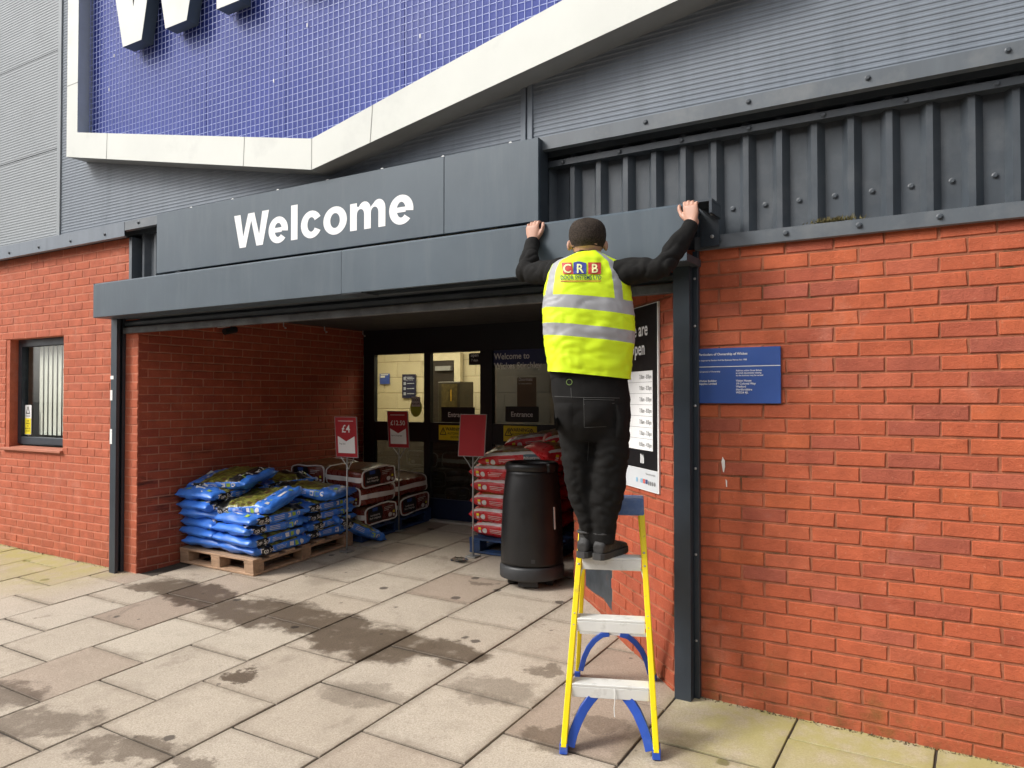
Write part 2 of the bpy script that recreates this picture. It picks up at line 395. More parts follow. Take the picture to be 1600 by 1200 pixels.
def slab_mesh(wd, ln, k):
    key = (round(wd, 2), round(ln, 2), k)
    if key in SLM: return SLM[key]
    r = random.Random(hash(key) & 0xffff); j = lambda a: r.uniform(-a, a); x, y = wd/2, ln/2; mb = MB()
    # outline with small chips, chamfered top edge
    o = []
    for (ax, ay), (bx, by) in zip([(-x, -y), (x, -y), (x, y), (-x, y)], [(x, -y), (x, y), (-x, y), (-x, -y)]):
        for t in (0, .33, .66):
            o.append((ax+(bx-ax)*(t+(j(.06) if t else 0))+j(.0016), ay+(by-ay)*(t+(j(.06) if t else 0))+j(.0016)))
    n = len(o); c = .0025
    mb.v = [Vector((a, b, -.045)) for a, b in o]+[Vector((a, b, -c)) for a, b in o]+[Vector((a*(1-c/x), b*(1-c/y), 0)) for a, b in o]
    for i in range(n):
        l = (i+1) % n; mb.f += [(i, l, n+l, n+i), (n+i, n+l, 2*n+l, 2*n+i)]
    mb.f.append(tuple(range(2*n, 3*n))); mb.m = [0]*len(mb.f)
    SLM[key] = mb.mesh('paving_slab', [SLAB]); return SLM[key]
def lay(x0, x1, y0, y1):
    cx, cy = (x0+x1)/2, (y0+y1)/2
    o = put('paving_slab', slab_mesh(x1-x0-.011, y1-y0-.014, rs.randrange(3)), pav)
    t = Matrix((ex, ey, en)).transposed().to_4x4(); jit = Matrix.Rotation(rs.uniform(-.004, .004), 4, 'X') @ Matrix.Rotation(rs.uniform(-.004, .004), 4, 'Y') @ Matrix.Rotation(rs.uniform(-.003, .003), 4, 'Z')
    o.matrix_local = Matrix.Translation((cx, cy, gz(cx, cy)+rs.uniform(-.002, .002))) @ t @ jit
for i, (a, b) in enumerate(zip(XJ, XJ[1:])):
    ph = .06 if i % 2 == 1 else .38
    y = ph - .6*9
    while y < 2.84:
        y0, y1 = max(y, -4.85), min(y+.6, 2.84)
        cx, cy = (a+b)/2, (y0+y1)/2
        solid = False
        if cx < -6.3 or cx > -1.45: y1 = min(y1, .03)          # stops at the wall
        if y1-y0 > .08 and not solid:
            if i == 13 and abs(y-(-.22)) < .05:                 # one slab cut in two
                lay(a, (a+b)/2, y0, y1); lay((a+b)/2, b, y0, y1)
            else: lay(a, b, y0, y1)
        y += .6

# ---- brick walls
bw = thing('brick_wall', (-1.29, 0, 0), 'orange brick wall to the right of the entrance with the blue ownership sign', 'wall')
brick_wall(bw, (-1.39, 0, 0), (1, 0, 0), 2.6, -.07, 2.362, BR_R, MORT_R, phase=.10)
mb = MB(); mb.poly([(-1.165+a, -.0035, 1.215+b) for a, b in ((0, .05), (.012, .03), (.013, 0), (.007, -.03), (.002, -.028), (-.003, 0), (-.006, .025))]); mb.poly([(-1.15+a, -.0035, 1.13+b) for a, b in ((0, .02), (.008, .012), (.008, -.02), (.003, -.02))]); part(mb, 'paint_splash', M('splash_white', (.75, .72, .68), .7), bw)
bw = thing('brick_wall', (-8.6, 0, 0), 'pale orange brick wall left of the entrance with a window in it', 'wall')
brick_wall(bw, (-10.2, 0, 0), (1, 0, 0), 3.945, -.05, 2.98, BR_L, MORT_L, holes=((1.70, 2.77, 1.06, 2.165), (3.84, 4.0, 2.42, 3.0)), phase=.05, skip=lambda u, z: u < .6, rec=.003)
bw = thing('brick_wall', (-6.25, 1.4, 0), 'dark red inner brick wall of the porch behind the stacked blue bags', 'wall')
brick_wall(bw, (-6.25, 0.005, 0), (0, 1, 0), 2.84, -.02, 2.42, BR_I, MORT_I, phase=.095)
bw = thing('brick_wall', (-1.75, .3, 0), 'slanted red brick wall carrying the opening hours board', 'wall')
sd_ = Vector((.7071, -.7071, 0)); sA = Vector((-1.43, -.01, 0))
brick_wall(bw, sA - sd_*.93, sd_, .93, -.06, 2.42, BR_S, MORT_R, phase=.03)
bw = thing('brick_wall', (-2.5, 1.0, 0), 'shadowed brick wall behind the black bin and the steel plate', 'wall')
sB = sA - sd_*.93 + Vector((.035, .035, 0))
brick_wall(bw, sB - sd_*.95, sd_, .95, .0, 2.42, BR_S, MORT_R, phase=.03)
STEEL = M('plate_steel', (.035, .042, .05), .5, .0, var=.35, scale=9, dirt=(.12, .05, .02), dscale=7, dth=(.62, .8))
pf = frame(sB - sd_*.006, -sd_, lift=-.012)
mb = MB(); pr = [(0, .15), (.03, .13), (.10, .16), (.25, .2), (.45, .19), (.62, .2), (.625, 2.1), (0, 2.1)]
mb.rings([[pf(a, b, c) for a, b in pr] for c in (.0, .006)])
mb2 = part(mb, 'wall_plate', STEEL, None, loc=(sB.x, sB.y, .17), label='dark steel protection plate with a rusty lower edge on the slanted wall', cat='plate')

# ---- window in the left wall
ANTH = M('anthracite_paint', (.030, .040, .052), .42, var=.18, scale=5, rvar=.1)
GREY = M('slate_grey_paint', (.070, .094, .116), .44, spec=.45, dstretch=(7, 7, .8), var=.1, scale=2.2, rvar=.14, dirt=(.10, .125, .145), dscale=1.6, dth=(.5, .95))
GREYD = M('slate_grey_dark', (.045, .055, .066), .45, var=.22, scale=4, rvar=.14, dirt=(.08, .085, .085), dscale=5, dth=(.55, .85))
WHITE = M('white_plastic', (.78, .78, .76), .5, var=.04, scale=4)
def glass(name, tint=(.8, .86, .86), refl=1.0, dark=0.):
    m = bpy.data.materials.new(name); n = nodes(m); out = add(n, 'ShaderNodeOutputMaterial')
    tr = add(n, 'ShaderNodeBsdfTransparent'); tr.inputs[0].default_value = (*tint, 1); gl = add(n, 'ShaderNodeBsdfGlossy'); gl.inputs['Roughness'].default_value = .02
    lw = add(n, 'ShaderNodeLayerWeight'); lw.inputs[0].default_value = .5
    fr = mth(n, 'ADD', mth(n, 'MULTIPLY', mth(n, 'POWER', lw.outputs['Facing'], 4.), .8*refl), .035*refl, True)
    mx = add(n, 'ShaderNodeMixShader'); n.links.new(fr, mx.inputs[0]); n.links.new(tr.outputs[0], mx.inputs[1]); n.links.new(gl.outputs[0], mx.inputs[2]); n.links.new(mx.outputs[0], out.inputs[0])
    return m
GLASS = glass('window_glass', (.92, .94, .93), .6)
BLIND = M('blind_fabric', (.80, .77, .68), .8, var=.06, scale=3)
DARKROOM = M('dark_room', (.03, .03, .03), .9)
win = thing('window', (-7.96, .1, 1.06), 'small grey framed window with vertical blinds in the left brick wall', 'window')
x0, x1, z0, z1 = -8.50, -7.43, 1.06, 2.165
mb = MB()
for a in ((x0+.07, x0+.14, z0+.05, z1), (x1-.07, x1, z0+.05, z1), (x0+.14, x1-.07, z1-.075, z1), (x0+.14, x1-.07, z0+.05, z0+.12)): mb.box(a[0], a[1], .085, .15, a[2], a[3])
part(mb, 'frame', ANTH, win, bevel=.004)
mb = MB(); mb.box(x0+.14, x1-.07, .118, .124, z0+.12, z1-.075); part(mb, 'pane', GLASS, win)
mb = MB(); mb.hexa([(x0-.03, -.03, z0-.012), (x1+.01, -.03, z0-.012), (x1+.01, .12, z0+.008), (x0-.03, .12, z0+.008), (x0-.03, -.03, z0+.012), (x1+.01, -.03, z0+.012), (x1+.01, .12, z0+.032), (x0-.03, .12, z0+.032)]); part(mb, 'sill', M('sill_tile', (.42, .15, .09), .8, bump=.2), win, bevel=.003)
mb = MB(); mb.box(x0, x0+.07, .0071, .14, z0, z1); part(mb, 'reveal', BR_L, win)
for k in range(10):
    cx = x0+.34+k*.085; a = R(172); h = .043
    mb = MB(); dx, dy = math.cos(a)*h, math.sin(a)*h
    mb.hexa([(cx-dx, .175-dy, z0+.14), (cx+dx, .175+dy, z0+.14), (cx+dx+.001, .1765+dy, z0+.14), (cx-dx+.001, .1765-dy, z0+.14), (cx-dx, .175-dy, z1-.05), (cx+dx, .175+dy, z1-.05), (cx+dx+.001, .1765+dy, z1-.05), (cx-dx+.001, .1765-dy, z1-.05)])
    part(mb, 'blind_slat', BLIND, win)
mb = MB(); mb.box(x0-.3, x1+.3, 1.2, 1.25, z0-.6, z1+.5); part(mb, 'room_wall', M('office_wall', (.7, .68, .6), .9), win)
mb = MB(); mb.box(x0-.3, x1+.3, .16, 1.2, z1+.3, z1+.35).box(x0-.3, x1+.3, .16, 1.2, z0-.6, z0-.55).box(x0-.35, x0-.3, .16, 1.25, z0-.6, z1+.35).box(x1+.3, x1+.35, .16, 1.25, z0-.6, z1+.35); part(mb, 'room_shell', M('office_shell', (.65, .62, .55), .9), win)
f = frame((x0+.15, .116, z0+.14), (1, 0, 0)); st = MB(); flat(st, [(0, 0), (.125, 0), (.125, .3), (0, .3)], f)
stk = no_fix(st, 'warning_sticker', WHITE, win); YEL = M('sign_yellow', (.86, .72, .03), .45, var=.05); BLK = M('print_black', (.012, .012, .013), .5, var=.1)
st = MB(); f2 = frame((x0+.15, .1145, z0+.14), (1, 0, 0)); flat(st, [(.005, .005), (.12, .005), (.12, .165), (.005, .165)], f2); no_fix(st, 'sticker_panel', YEL, stk)
st = MB(); f3 = frame((x0+.15, .113, z0+.14), (1, 0, 0))
for a, b in (((.0625, .285), (.03, .215)), ((.0625, .285), (.095, .215)), ((.03, .215), (.095, .215))):
    u = Vector(a); v = Vector(b); nn = (v-u).orthogonal().normalized()*.004; flat(st, [u-nn, v-nn, v+nn, u+nn], f3)
for k, t in enumerate(('WARNING', 'THESE', 'PREMISES', 'ARE', 'PROTECTED', 'BY CCTV')): lettering(st, t, .018, f3, .012, 'CENTER', .0625, (.183 if k == 0 else .158-.0255*k))
no_fix(st, 'lettering', BLK, stk)

# ---- cladding
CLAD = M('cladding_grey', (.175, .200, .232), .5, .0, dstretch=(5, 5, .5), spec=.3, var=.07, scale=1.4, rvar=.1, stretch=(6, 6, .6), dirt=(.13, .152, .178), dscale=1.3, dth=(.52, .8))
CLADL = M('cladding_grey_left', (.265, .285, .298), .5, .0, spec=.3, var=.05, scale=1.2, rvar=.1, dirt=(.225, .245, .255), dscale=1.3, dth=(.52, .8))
def ribbed(x0, x1, z0, z1, y, pitch=.027):
    mb = MB(); z = z0; pr = []
    while z < z1-1e-4:
        for dz, dy in ((0, 0), (.46*pitch, 0), (.6*pitch, -.0028), (.86*pitch, -.0028)): pr.append((min(z+dz, z1), y+dy))
        z += pitch
    pr.append((z1, y)); mb.v = [Vector((x, b, a)) for a, b in pr for x in (x0, x1)]
    for i in range(len(pr)-1): mb.f.append((2*i, 2*i+1, 2*i+3, 2*i+2)); mb.m.append(0)
    return mb
cl = thing('wall_cladding', (-4.5, 0, 3.06), 'grey finely ribbed metal cladding above the brickwork', 'cladding')
for a, b in ((3.09, 3.955), (3.962, 4.905), (4.912, 6.4)): part(ribbed(-10.2, -7.52, a, b, -.02), 'cladding_panel', CLADL, cl)
part(ribbed(-7.46, -2.372, 3.09, 6.4, -.02), 'cladding_panel', CLAD, cl)
part(ribbed(-2.290, 1.6, 3.09, 6.4, -.02), 'cladding_panel', CLAD, cl)
mb = MB(); mb.box(-10.2, 1.6, 0.0, .12, 3.0, 6.4); part(mb, 'cladding_backing', GREYD, cl)
for a, b in ((-7.52, -7.46),): mb = MB(); mb.box(a, b, -.034, 0, 3.08, 6.4); part(mb, 'joint_trim', CLADL, cl, bevel=.004)
mb = MB(); mb.box(-2.372, -2.336, -.032, 0, 3.08, 6.4).box(-2.326, -2.29, -.032, 0, 3.08, 6.4).box(-2.336, -2.326, -.012, 0, 3.08, 6.4); part(mb, 'joint_trim', CLAD, cl, bevel=.003)
FLASH = M('flashing_grey', (.10, .115, .13), .36, .0, var=.12, scale=3, rvar=.12, dirt=(.17, .18, .185), dscale=4, dth=(.5, .8), stretch=(3, 3, .4))
def screw(x, y, z, parent, r=.012, mat=None):
    mb = MB(); mb.rings([[(x+rr*math.cos(t*math.pi/4), yy, z+rr*math.sin(t*math.pi/4)) for t in range(8)] for rr, yy in ((r*1.25, y), (r*1.25, y-.003), (r*.8, y-.005), (r*.72, y-.011))]); return part(mb, 'screw', mat or GREYD, parent)
for a, b, zb in ((-10.2, -6.33, 2.972), (-6.33, -1.75, 3.02), (-1.75, 1.6, 3.018)):
    mb = MB(); e = .002 if a < -6.4 else (0 if a < -2 else .003)
    pr = [(0, 3.125), (-.03, 3.112), (-.085-e, 3.095), (-.085-e, zb), (-.06, zb-.008), (-.06, zb), (-.08-e, zb+.005), (-.08-e, 3.088), (-.02, 3.105), (0, 3.105)]
    mb.rings([[(x, y, z) for y, z in pr] for x in (a, b)]); fl = part(mb, 'drip_flashing', FLASH if a > -6.4 else CLAD, cl)
    x = a+.28 if a < -7 else a+.2
    while x < b:
        if not (-5.75 < x < -2.2) and (x < -5 or x > -2.2): screw(x, -.086-e, zb+.045, fl, .011)
        x += .55
# ---- profiled sheet band above the entrance and the right wall
SHEET = M('sheet_charcoal', (.055, .066, .078), .4, .0, var=.2, scale=6, rvar=.15, stretch=(1.5, 1.5, .5), dirt=(.10, .11, .12), dscale=5, dth=(.48, .8))
ps = thing('profiled_sheet', (-2, .05, 2.43), 'charcoal box-profile metal sheet with raised ribs below the grey cladding', 'cladding')
def trapz(x0, x1, z0, z1, name, start):
    xs_ = []; x = start; pw, P = .052, .168
    pr = [(x0, .075)]
    while x < x1:
        for dx, y in ((-.038-pw/2+.02, .075), (-pw/2+.012, .03), (pw/2-.012, .03), (pw/2+.018, .075)):
            if x0 < x+dx < x1: pr.append((x+dx, y))
        x += P
    pr.append((x1, .075)); mb = MB(); mb.v = [Vector((a, b, z)) for a, b in pr for z in (z0, z1)]
    for i in range(len(pr)-1): mb.f.append((2*i, 2*i+2, 2*i+3, 2*i+1)); mb.m.append(0)
    return part(mb, name, SHEET, ps)
S1 = trapz(-2.55, 1.6, 2.40, 3.03, 'ribbed_panel', -2.39)
S2 = trapz(-6.33, -5.6, 2.55, 3.03, 'ribbed_panel', -6.235)
for k in range(24):
    x = -2.39+.168*k+.088
    if x > -1.3 and x < 1.4: screw(x, .075, 2.57+.0, S1, .012, SHEET)
mb = MB(); mb.box(-2.6, 1.6, .0, .07, 2.94, 2.975); part(mb, 'top_rail', SHEET, ps)
for k in range(12): screw(-2.1+.36*k, .0, 2.958, ps, .012, SHEET)
mb = MB(); mb.box(-6.365, -6.325, -.02, .1, 2.5, 2.975); part(mb, 'edge_trim', FLASH, ps)
mb = MB(); pr = [(.08, 2.432), (-.012, 2.424), (-.03, 2.42), (-.03, 2.352), (-.02, 2.346), (-.012, 2.352), (-.024, 2.358), (-.024, 2.412), (.08, 2.42)]
mb.rings([[(x, y, z) for y, z in pr] for x in (-1.30, 1.6)]); lf = part(mb, 'sill_flashing', FLASH, ps)
for k in range(9): screw(-1.17+.335*k, -.031, 2.39, lf, .012)

mb = MB(); rm = random.Random(8)
for k in range(260):
    x = rm.gauss(-.62, .05); y = rm.uniform(-.028, .03); z = 2.428+rm.uniform(0, .004); h = rm.uniform(.006, .026); a = rm.uniform(0, 6.28); d = Vector((math.cos(a), math.sin(a), 0))*.004; lean = Vector((rm.uniform(-.015, .015), rm.uniform(-.015, .012), h))
    mb.poly([Vector((x, y, z))-d, Vector((x, y, z))+d, Vector((x, y, z))+lean])
part(mb, 'moss_tuft', M('moss', (.12, .10, .035), .9, var=.4, scale=60), None, loc=(-.62, 0, 2.43), label='clump of dry moss growing on the ledge above the right brick wall', cat='moss', kind='stuff')
mb = MB()
for k in range(900):
    x = rm.uniform(-1.28, 1.2) if k < 600 else rm.uniform(-8.6, -6.55); y = -.004-abs(rm.gauss(0, .012)); z = gz(x, y)-.004; h = rm.uniform(.004, .016); a = rm.uniform(0, 6.28); d = Vector((math.cos(a), math.sin(a), 0))*rm.uniform(.003, .008)
    mb.poly([Vector((x, y, z))-d, Vector((x, y, z))+d, Vector((x, y, z))+Vector((rm.uniform(-.01, .01), rm.uniform(-.012, .003), h))])
part(mb, 'wall_foot_debris', M('debris', (.16, .12, .07), .95, var=.4, scale=60), None, kind='stuff', label='dirt and moss crumbs along the foot of the brick walls', cat='debris')
# ================================================================== SHOP SIGN
IVORY = M('sign_ivory', (.65, .66, .615), .5, spec=.25, var=.05, scale=1.5, dirt=(.52, .53, .5), dscale=2, dth=(.55, .85))
BLUE = M('sign_blue', (.035, .058, .29), .5, spec=.25, var=.12, scale=1.6, rvar=.12, dirt=(.055, .08, .33), dscale=1.2, dth=(.45, .8))
WIRE = M('mesh_wire', (.33, .38, .66), .5, .0, var=.08)
sg = thing('shop_sign', (-3.955, 0, 3.15), 'big blue shop sign with an ivory frame and raised letters high on the cladding', 'sign')
out_ = [(-7.045, 3.747), (-3.955, 3.15), (-.865, 3.702), (-.865, 6.4), (-7.045, 6.4)]
inn_ = [(-6.872, 3.938), (-3.955, 3.366), (-1.03, 4.015), (-1.03, 6.22), (-6.872, 6.22)]
mb = MB(); n_ = 5
for i in range(n_):
    j = (i+1) % n_
    o0, o1, i0, i1 = out_[i], out_[j], inn_[i], inn_[j]
    mb.quad((o0[0], -.2, o0[1]), (o1[0], -.2, o1[1]), (i1[0], -.2, i1[1]), (i0[0], -.2, i0[1]))
part(mb, 'frame_face', IVORY, sg)
mb = MB()
for i in range(n_):
    j = (i+1) % n_; o0, o1, i0, i1 = out_[i], out_[j], inn_[i], inn_[j]
    mb.quad((o0[0], -.197, o0[1]), (o1[0], -.197, o1[1]), (o1[0], -.019, o1[1]), (o0[0], -.019, o0[1]))
SOFF = M('sign_soffit', (.22, .23, .235), .5, var=.15, scale=3)
part(mb, 'frame_side', SOFF, sg)
mb = MB()
for i in range(n_):
    j = (i+1) % n_; i0, i1 = inn_[i], inn_[j]
    mb.quad((i0[0], -.199, i0[1]), (i1[0], -.199, i1[1]), (i1[0], -.066, i1[1]), (i0[0], -.066, i0[1]))
part(mb, 'frame_inner', M('sign_inner', (.40, .44, .47), .4, var=.08), sg)
# seams in the frame: thin dark gaps
def vz(x, pts): 
    for (a, za), (b, zb) in zip(pts, pts[1:]):
        if a <= x <= b: return za+(zb-za)*(x-a)/(b-a)
SEAM = M('seam_grey', (.3, .3, .28), .7)
for xo, xi in ((-6.42, -6.41), (-4.66, -4.65), (-3.42, -3.40), (-3.955, -3.955), (-1.2, -1.22)):
    mb = MB(); a, b = vz(xo, out_[:3]), vz(xi, inn_[:3]); mb.hexa([(xo-.003, -.2015, a), (xo+.003, -.2015, a), (xo+.003, -.199, a), (xo-.003, -.199, a), (xi-.003, -.2015, b), (xi+.003, -.2015, b), (xi+.003, -.199, b), (xi-.003, -.199, b)]); part(mb, 'seam', SEAM, sg)
mb = MB(); mb.box(-7.045, -6.872, -.2015, -.199, 4.385, 4.391); part(mb, 'seam', SEAM, sg)
mb = MB(); xs_ = [-6.872, -5.3, -4.3, -3.955, -3.23, -2.1, -1.03]
for a, b in ((-6.872, -5.268), (-5.262, -4.36), (-4.354, -3.955), (-3.955, -3.243), (-3.237, -2.1), (-2.094, -1.03)):
    mb = MB(); za, zb = vz(a, inn_[:3]), vz(b, inn_[:3]); mb.hexa([(a, -.068, za), (b, -.068, zb), (b, -.05, zb), (a, -.05, za), (a, -.068, 6.22), (b, -.068, 6.22), (b, -.05, 6.22), (a, -.05, 6.22)]); part(mb, 'blue_panel', BLUE, sg)
mb = MB(); g = .05; x = -6.85
while x < -1.04:
    z = vz(x, inn_[:3]); t = .0019; mb.box(x-t, x+t, -.104, -.1002, z, 6.2); x += g
z = 3.42
while z < 6.2:
    # extent of the horizontal wire inside the V
    xl = -6.872 if z > 3.938 else -3.955-(z-3.366)/(3.938-3.366)*(6.872-3.955); xr = -1.03 if z > 4.015 else -3.955+(z-3.366)/(4.015-3.366)*(3.955-1.03)
    mb.box(xl, xr, -.1000, -.0962, z-.0019, z+.0019); z += g
part(mb, 'wire_mesh', WIRE, sg)
r4 = random.Random(5); mb = MB()
for k in range(11):
    mb = MB(); x = r4.uniform(-6.6, -2); z = max(vz(x, inn_[:3])+.15, 3.5)+r4.uniform(0, 1.2); mb.box(x-.004, x+.004, -.112, -.105, z-.013, z+.013); part(mb, 'mesh_clip', WHITE, sg)
def letter(poly, nm='letter'):
    f = MB(); f.rings([[(a, y, b) for a, b in poly] for y in (-.2155, -.213)]); lt = part(f, nm, IVORY, sg)
    s = MB(); s.rings([[(a, y, b) for a, b in poly] for y in (-.2128, -.108)]); part(s, 'letter_return', GREY, lt); return lt
ZB, ZT = 4.53, 5.72
W = [(-6.168, ZB), (-5.908, ZB), (-5.745, 5.24), (-5.588, ZB+.01), (-5.319, ZB+.01), (-5.02, ZT), (-5.29, ZT), (-5.462, 4.86), (-5.62, ZT), (-5.88, ZT), (-6.022, 4.83), (-6.19, ZT), (-6.473, ZT)]
letter(W); letter([(-4.957, ZB), (-4.702, ZB), (-4.702, ZT), (-4.957, ZT)])
def arc(cx, cz, rx, rz, a0, a1, n=14): return [(cx+rx*math.cos(R(a0+(a1-a0)*i/n)), cz+rz*math.sin(R(a0+(a1-a0)*i/n))) for i in range(n+1)]
cz = (ZB+ZT)/2
letter(arc(-4.05, cz, .5, .6, 40, 320)+arc(-4.05, cz, .25, .34, 320, 40))
letter([(-3.4, ZB), (-3.15, ZB), (-3.15, 4.95), (-3.04, 5.06), (-2.78, ZB), (-2.48, ZB), (-2.86, 5.24), (-2.5, ZT), (-2.8, ZT), (-3.15, 5.28), (-3.15, ZT), (-3.4, ZT)])
letter([(-2.36, ZB), (-1.7, ZB), (-1.7, 4.77), (-2.11, 4.77), (-2.11, 5.01), (-1.76, 5.01), (-1.76, 5.24), (-2.11, 5.24), (-2.11, 5.48), (-1.72, 5.48), (-1.72, ZT), (-2.36, ZT)])

# ================================================================== WELCOME FASCIA
wf = thing('fascia_board', (-4, -.13, 2.6), 'grey fascia board with the white word Welcome above the shutter', 'fascia')
for a, b in ((-5.80, -2.868), (-2.865, -2.19)):
    mb = MB(); mb.box(a, b, -.135, -.112, 2.595, 3.082); part(mb, 'board_panel', GREY, wf, bevel=.002)
mb = MB(); mb.box(-2.205, -2.1902, -.1115, -.02, 2.56, 3.078).box(-5.79, -2.206, -.1115, -.09, 3.03, 3.0785).box(-5.799, -5.785, -.1115, -.02, 2.6, 3.07); part(mb, 'board_frame', GREYD, wf)
f = frame((-4.833, -.1365, 2.699), (1, 0, 0)); mb = MB()
EM, SXW = .347, 1.143
def g_strip(x0, cx, cz, ro, ri, a0, a1, n=28):     # part of a ring, drawn as quads
    pr = []
    for i in range(n+1):
        t = R(a0+(a1-a0)*i/n); pr.append(((x0+cx+ro[0]*math.cos(t), cz+ro[1]*math.sin(t)), (x0+cx+ri[0]*math.cos(t), cz+ri[1]*math.sin(t))))
    for (p, q), (p2, q2) in zip(pr, pr[1:]): flat(mb, [(c_[0]*EM*SXW, c_[1]*EM) for c_ in (p, p2, q2, q)], f)
def g_poly(x0, pts): flat(mb, [((x0+a)*EM*SXW, b*EM) for a, b in pts], f)
VW = M('vinyl_white', (.82, .82, .82), .5, var=.03)
def flush():
    global mb
    no_fix(mb, 'letter', VW, wf); mb = MB()
def g_e(x0):
    g_strip(x0, .278, .262, (.255, .28), (.092, .148), -9, 318); g_poly(x0, [(.184, .212), (.372, .212), (.372, .31), (.184, .31)])
g_poly(0, [(.0, .72), (.145, .72), (.245, .2), (.395, .72), (.545, .72), (.47, .52), (.33, 0), (.175, 0)][:0] or [(-.012, .72), (.17, .72), (.252, .24), (.325, 0), (.15, 0)])
g_poly(0, [(.252, .24), (.385, .72), (.472, .56), (.325, 0)]); g_poly(0, [(.385, .72), (.559, .72), (.472, .56)])
g_poly(0, [(.472, .56), (.559, .72), (.692, .24), (.619, 0)]); g_poly(0, [(.692, .24), (.774, .72), (.956, .72), (.794, 0), (.619, 0)]); flush()
g_e(.925); flush(); g_poly(1.482, [(.055, 0), (.222, 0), (.222, .72), (.055, .72)]); flush()
g_strip(1.76, .288, .262, (.26, .28), (.095, .148), 30, 330); flush(); g_strip(2.316, .305, .262, (.278, .28), (.112, .148), 0, 360, 40); flush()
def arcp(cx, cz, rx, rz, a0, a1, n=8): return [(cx+rx*math.cos(R(a0+(a1-a0)*i/n)), cz+rz*math.sin(R(a0+(a1-a0)*i/n))) for i in range(n+1)]
m0 = 2.927
g_poly(m0, [(.045, 0), (.2, 0), (.2, .53), (.045, .53)])
g_poly(m0, [(.2, .30)]+arcp(.282, .30, .0819, .105, 180, 0)[1:]+[(.364, .0), (.515, .0), (.515, .36)]+arcp(.37, .36, .145, .18, 0, 150)+[(.2, .46)])
g_poly(m0, [(.515, .30)]+arcp(.597, .30, .0819, .105, 180, 0)[1:]+[(.679, .0), (.832, .0), (.832, .36)]+arcp(.685, .36, .147, .18, 0, 140)+[(.515, .42)]); flush()
g_e(3.816); flush()
for k in range(7): screw(-5.4+.5*k, -.1, 3.088, wf, .011, WHITE)

# ================================================================== ROLLER SHUTTER
rs_ = thing('roller_shutter', (-3.95, -.1, 0), 'grey roller shutter housing with guide posts spanning the entrance', 'shutter')
def hood(x0, x1, dy, dz, soffit):
    mb = MB(); y = -.25-dy; zt, zb = 2.552+dz, 2.262+dz; t = .004
    pr = [(-.02, zt+.004), (y+.012, zt), (y, zt-.012), (y, zb)]
    if soffit: pr += [(y+.002, zb-.003), (-.07, zb-.003), (-.07, zb+.001), (y+t, zb+.001)]
    else: pr += [(y+.03, zb-.002), (y+.03, zb+.002), (y+t, zb+.002)]
    pr += [(y+t, zt-.014), (y+.014, zt-t), (-.02, zt)]
    mb.rings([[(x, a, b) for a, b in pr] for x in (x0, x1)]); return part(mb, 'hood_panel', GREY, rs_)
hood(-6.505, -3.625, 0, 0, True); h2 = hood(-3.620, -1.268, .002, .0, False)
mb = MB(); mb.box(-6.509, -6.501, -.249, -.01, 2.258, 2.551); part(mb, 'end_cap', GREY, rs_)
mb = MB(); mb.box(-3.62, -3.45, -.247, -.075, 2.255, 2.261); part(mb, 'soffit_tab', GREYD, rs_)
mb = MB(); mb.tube([(-6.42, -.13, 2.42), (-1.36, -.13, 2.42)], .088, 20); part(mb, 'shutter_barrel', GREYD, rs_, smooth=True)
for k in range(3):
    mb = MB(); za = 2.19+k*.062; mb.rings([[(x, y, z) for y, z in ((-.004, za+.004), (-.020, za+.02), (-.020, za+.042), (-.004, za+.058), (.002, za+.058), (.002, za+.004))] for x in (-6.42, -1.40)]); part(mb, 'shutter_slat', GREYD, rs_)
mb = MB(); mb.box(-6.43, -1.395, -.030, .012, 2.135, 2.188); part(mb, 'bottom_bar', M('bar_worn', (.10, .105, .11), .6, var=.4, scale=6, dirt=(.03, .03, .03), dscale=5, dth=(.45, .7)), rs_, bevel=.004)
def post(xa, xb, flip):
    mb = MB(); zb = gz(xa, 0)-.01; y0, y1 = -.085, -.002
    # guide channel: a box open towards the shutter
    mb.box(xa, xb, y0, y0+.006, zb, 2.30); mb.box(xa, xa+.006, y0+.006, y1, zb, 2.30) if not flip else mb.box(xb-.006, xb, y0+.006, y1, zb, 2.30)
    xi = xb if not flip else xa; s = -1 if not flip else 1
    a, b = sorted((xi, xi+s*.006)); mb.box(a, b, y0+.006, y0+.03, zb, 2.30); mb.box(a, b, y1-.028, y1, zb, 2.30)
    c, d = sorted((xi+s*.05, xi+s*.056)); mb.box(c, d, y0+.006, y1-.001, zb, 2.30)
    return part(mb, 'guide_post', ANTH, rs_)
pL = post(-6.515, -6.430, False); pR = post(-1.400, -1.312, True)
mb = MB(); mb.box(-1.3118, -1.283, -.032, -.001, gz(-1.3, 0)+.0, 2.345); part(mb, 'guide_angle', ANTH, rs_, bevel=.002)
mb = MB(); r5 = random.Random(2)
ZB_ = M('zinc', (.5, .5, .5), .35, .8)
for z in (.3, .75, 1.2, 1.53, 1.95, 2.2): mb = MB(); mb.ball((-1.300, -.033, z), .008, .005, .008, 8); part(mb, 'guide_bolt', ZB_, rs_)
for a, b in ((1.735, 1.765), (1.55, 1.64), (1.17, 1.30)): mb = MB(); mb.box(-6.517, -6.485 if a < 1.7 else -6.47, -.0875, -.0852, a, b); part(mb, 'post_sticker', WHITE, pL)
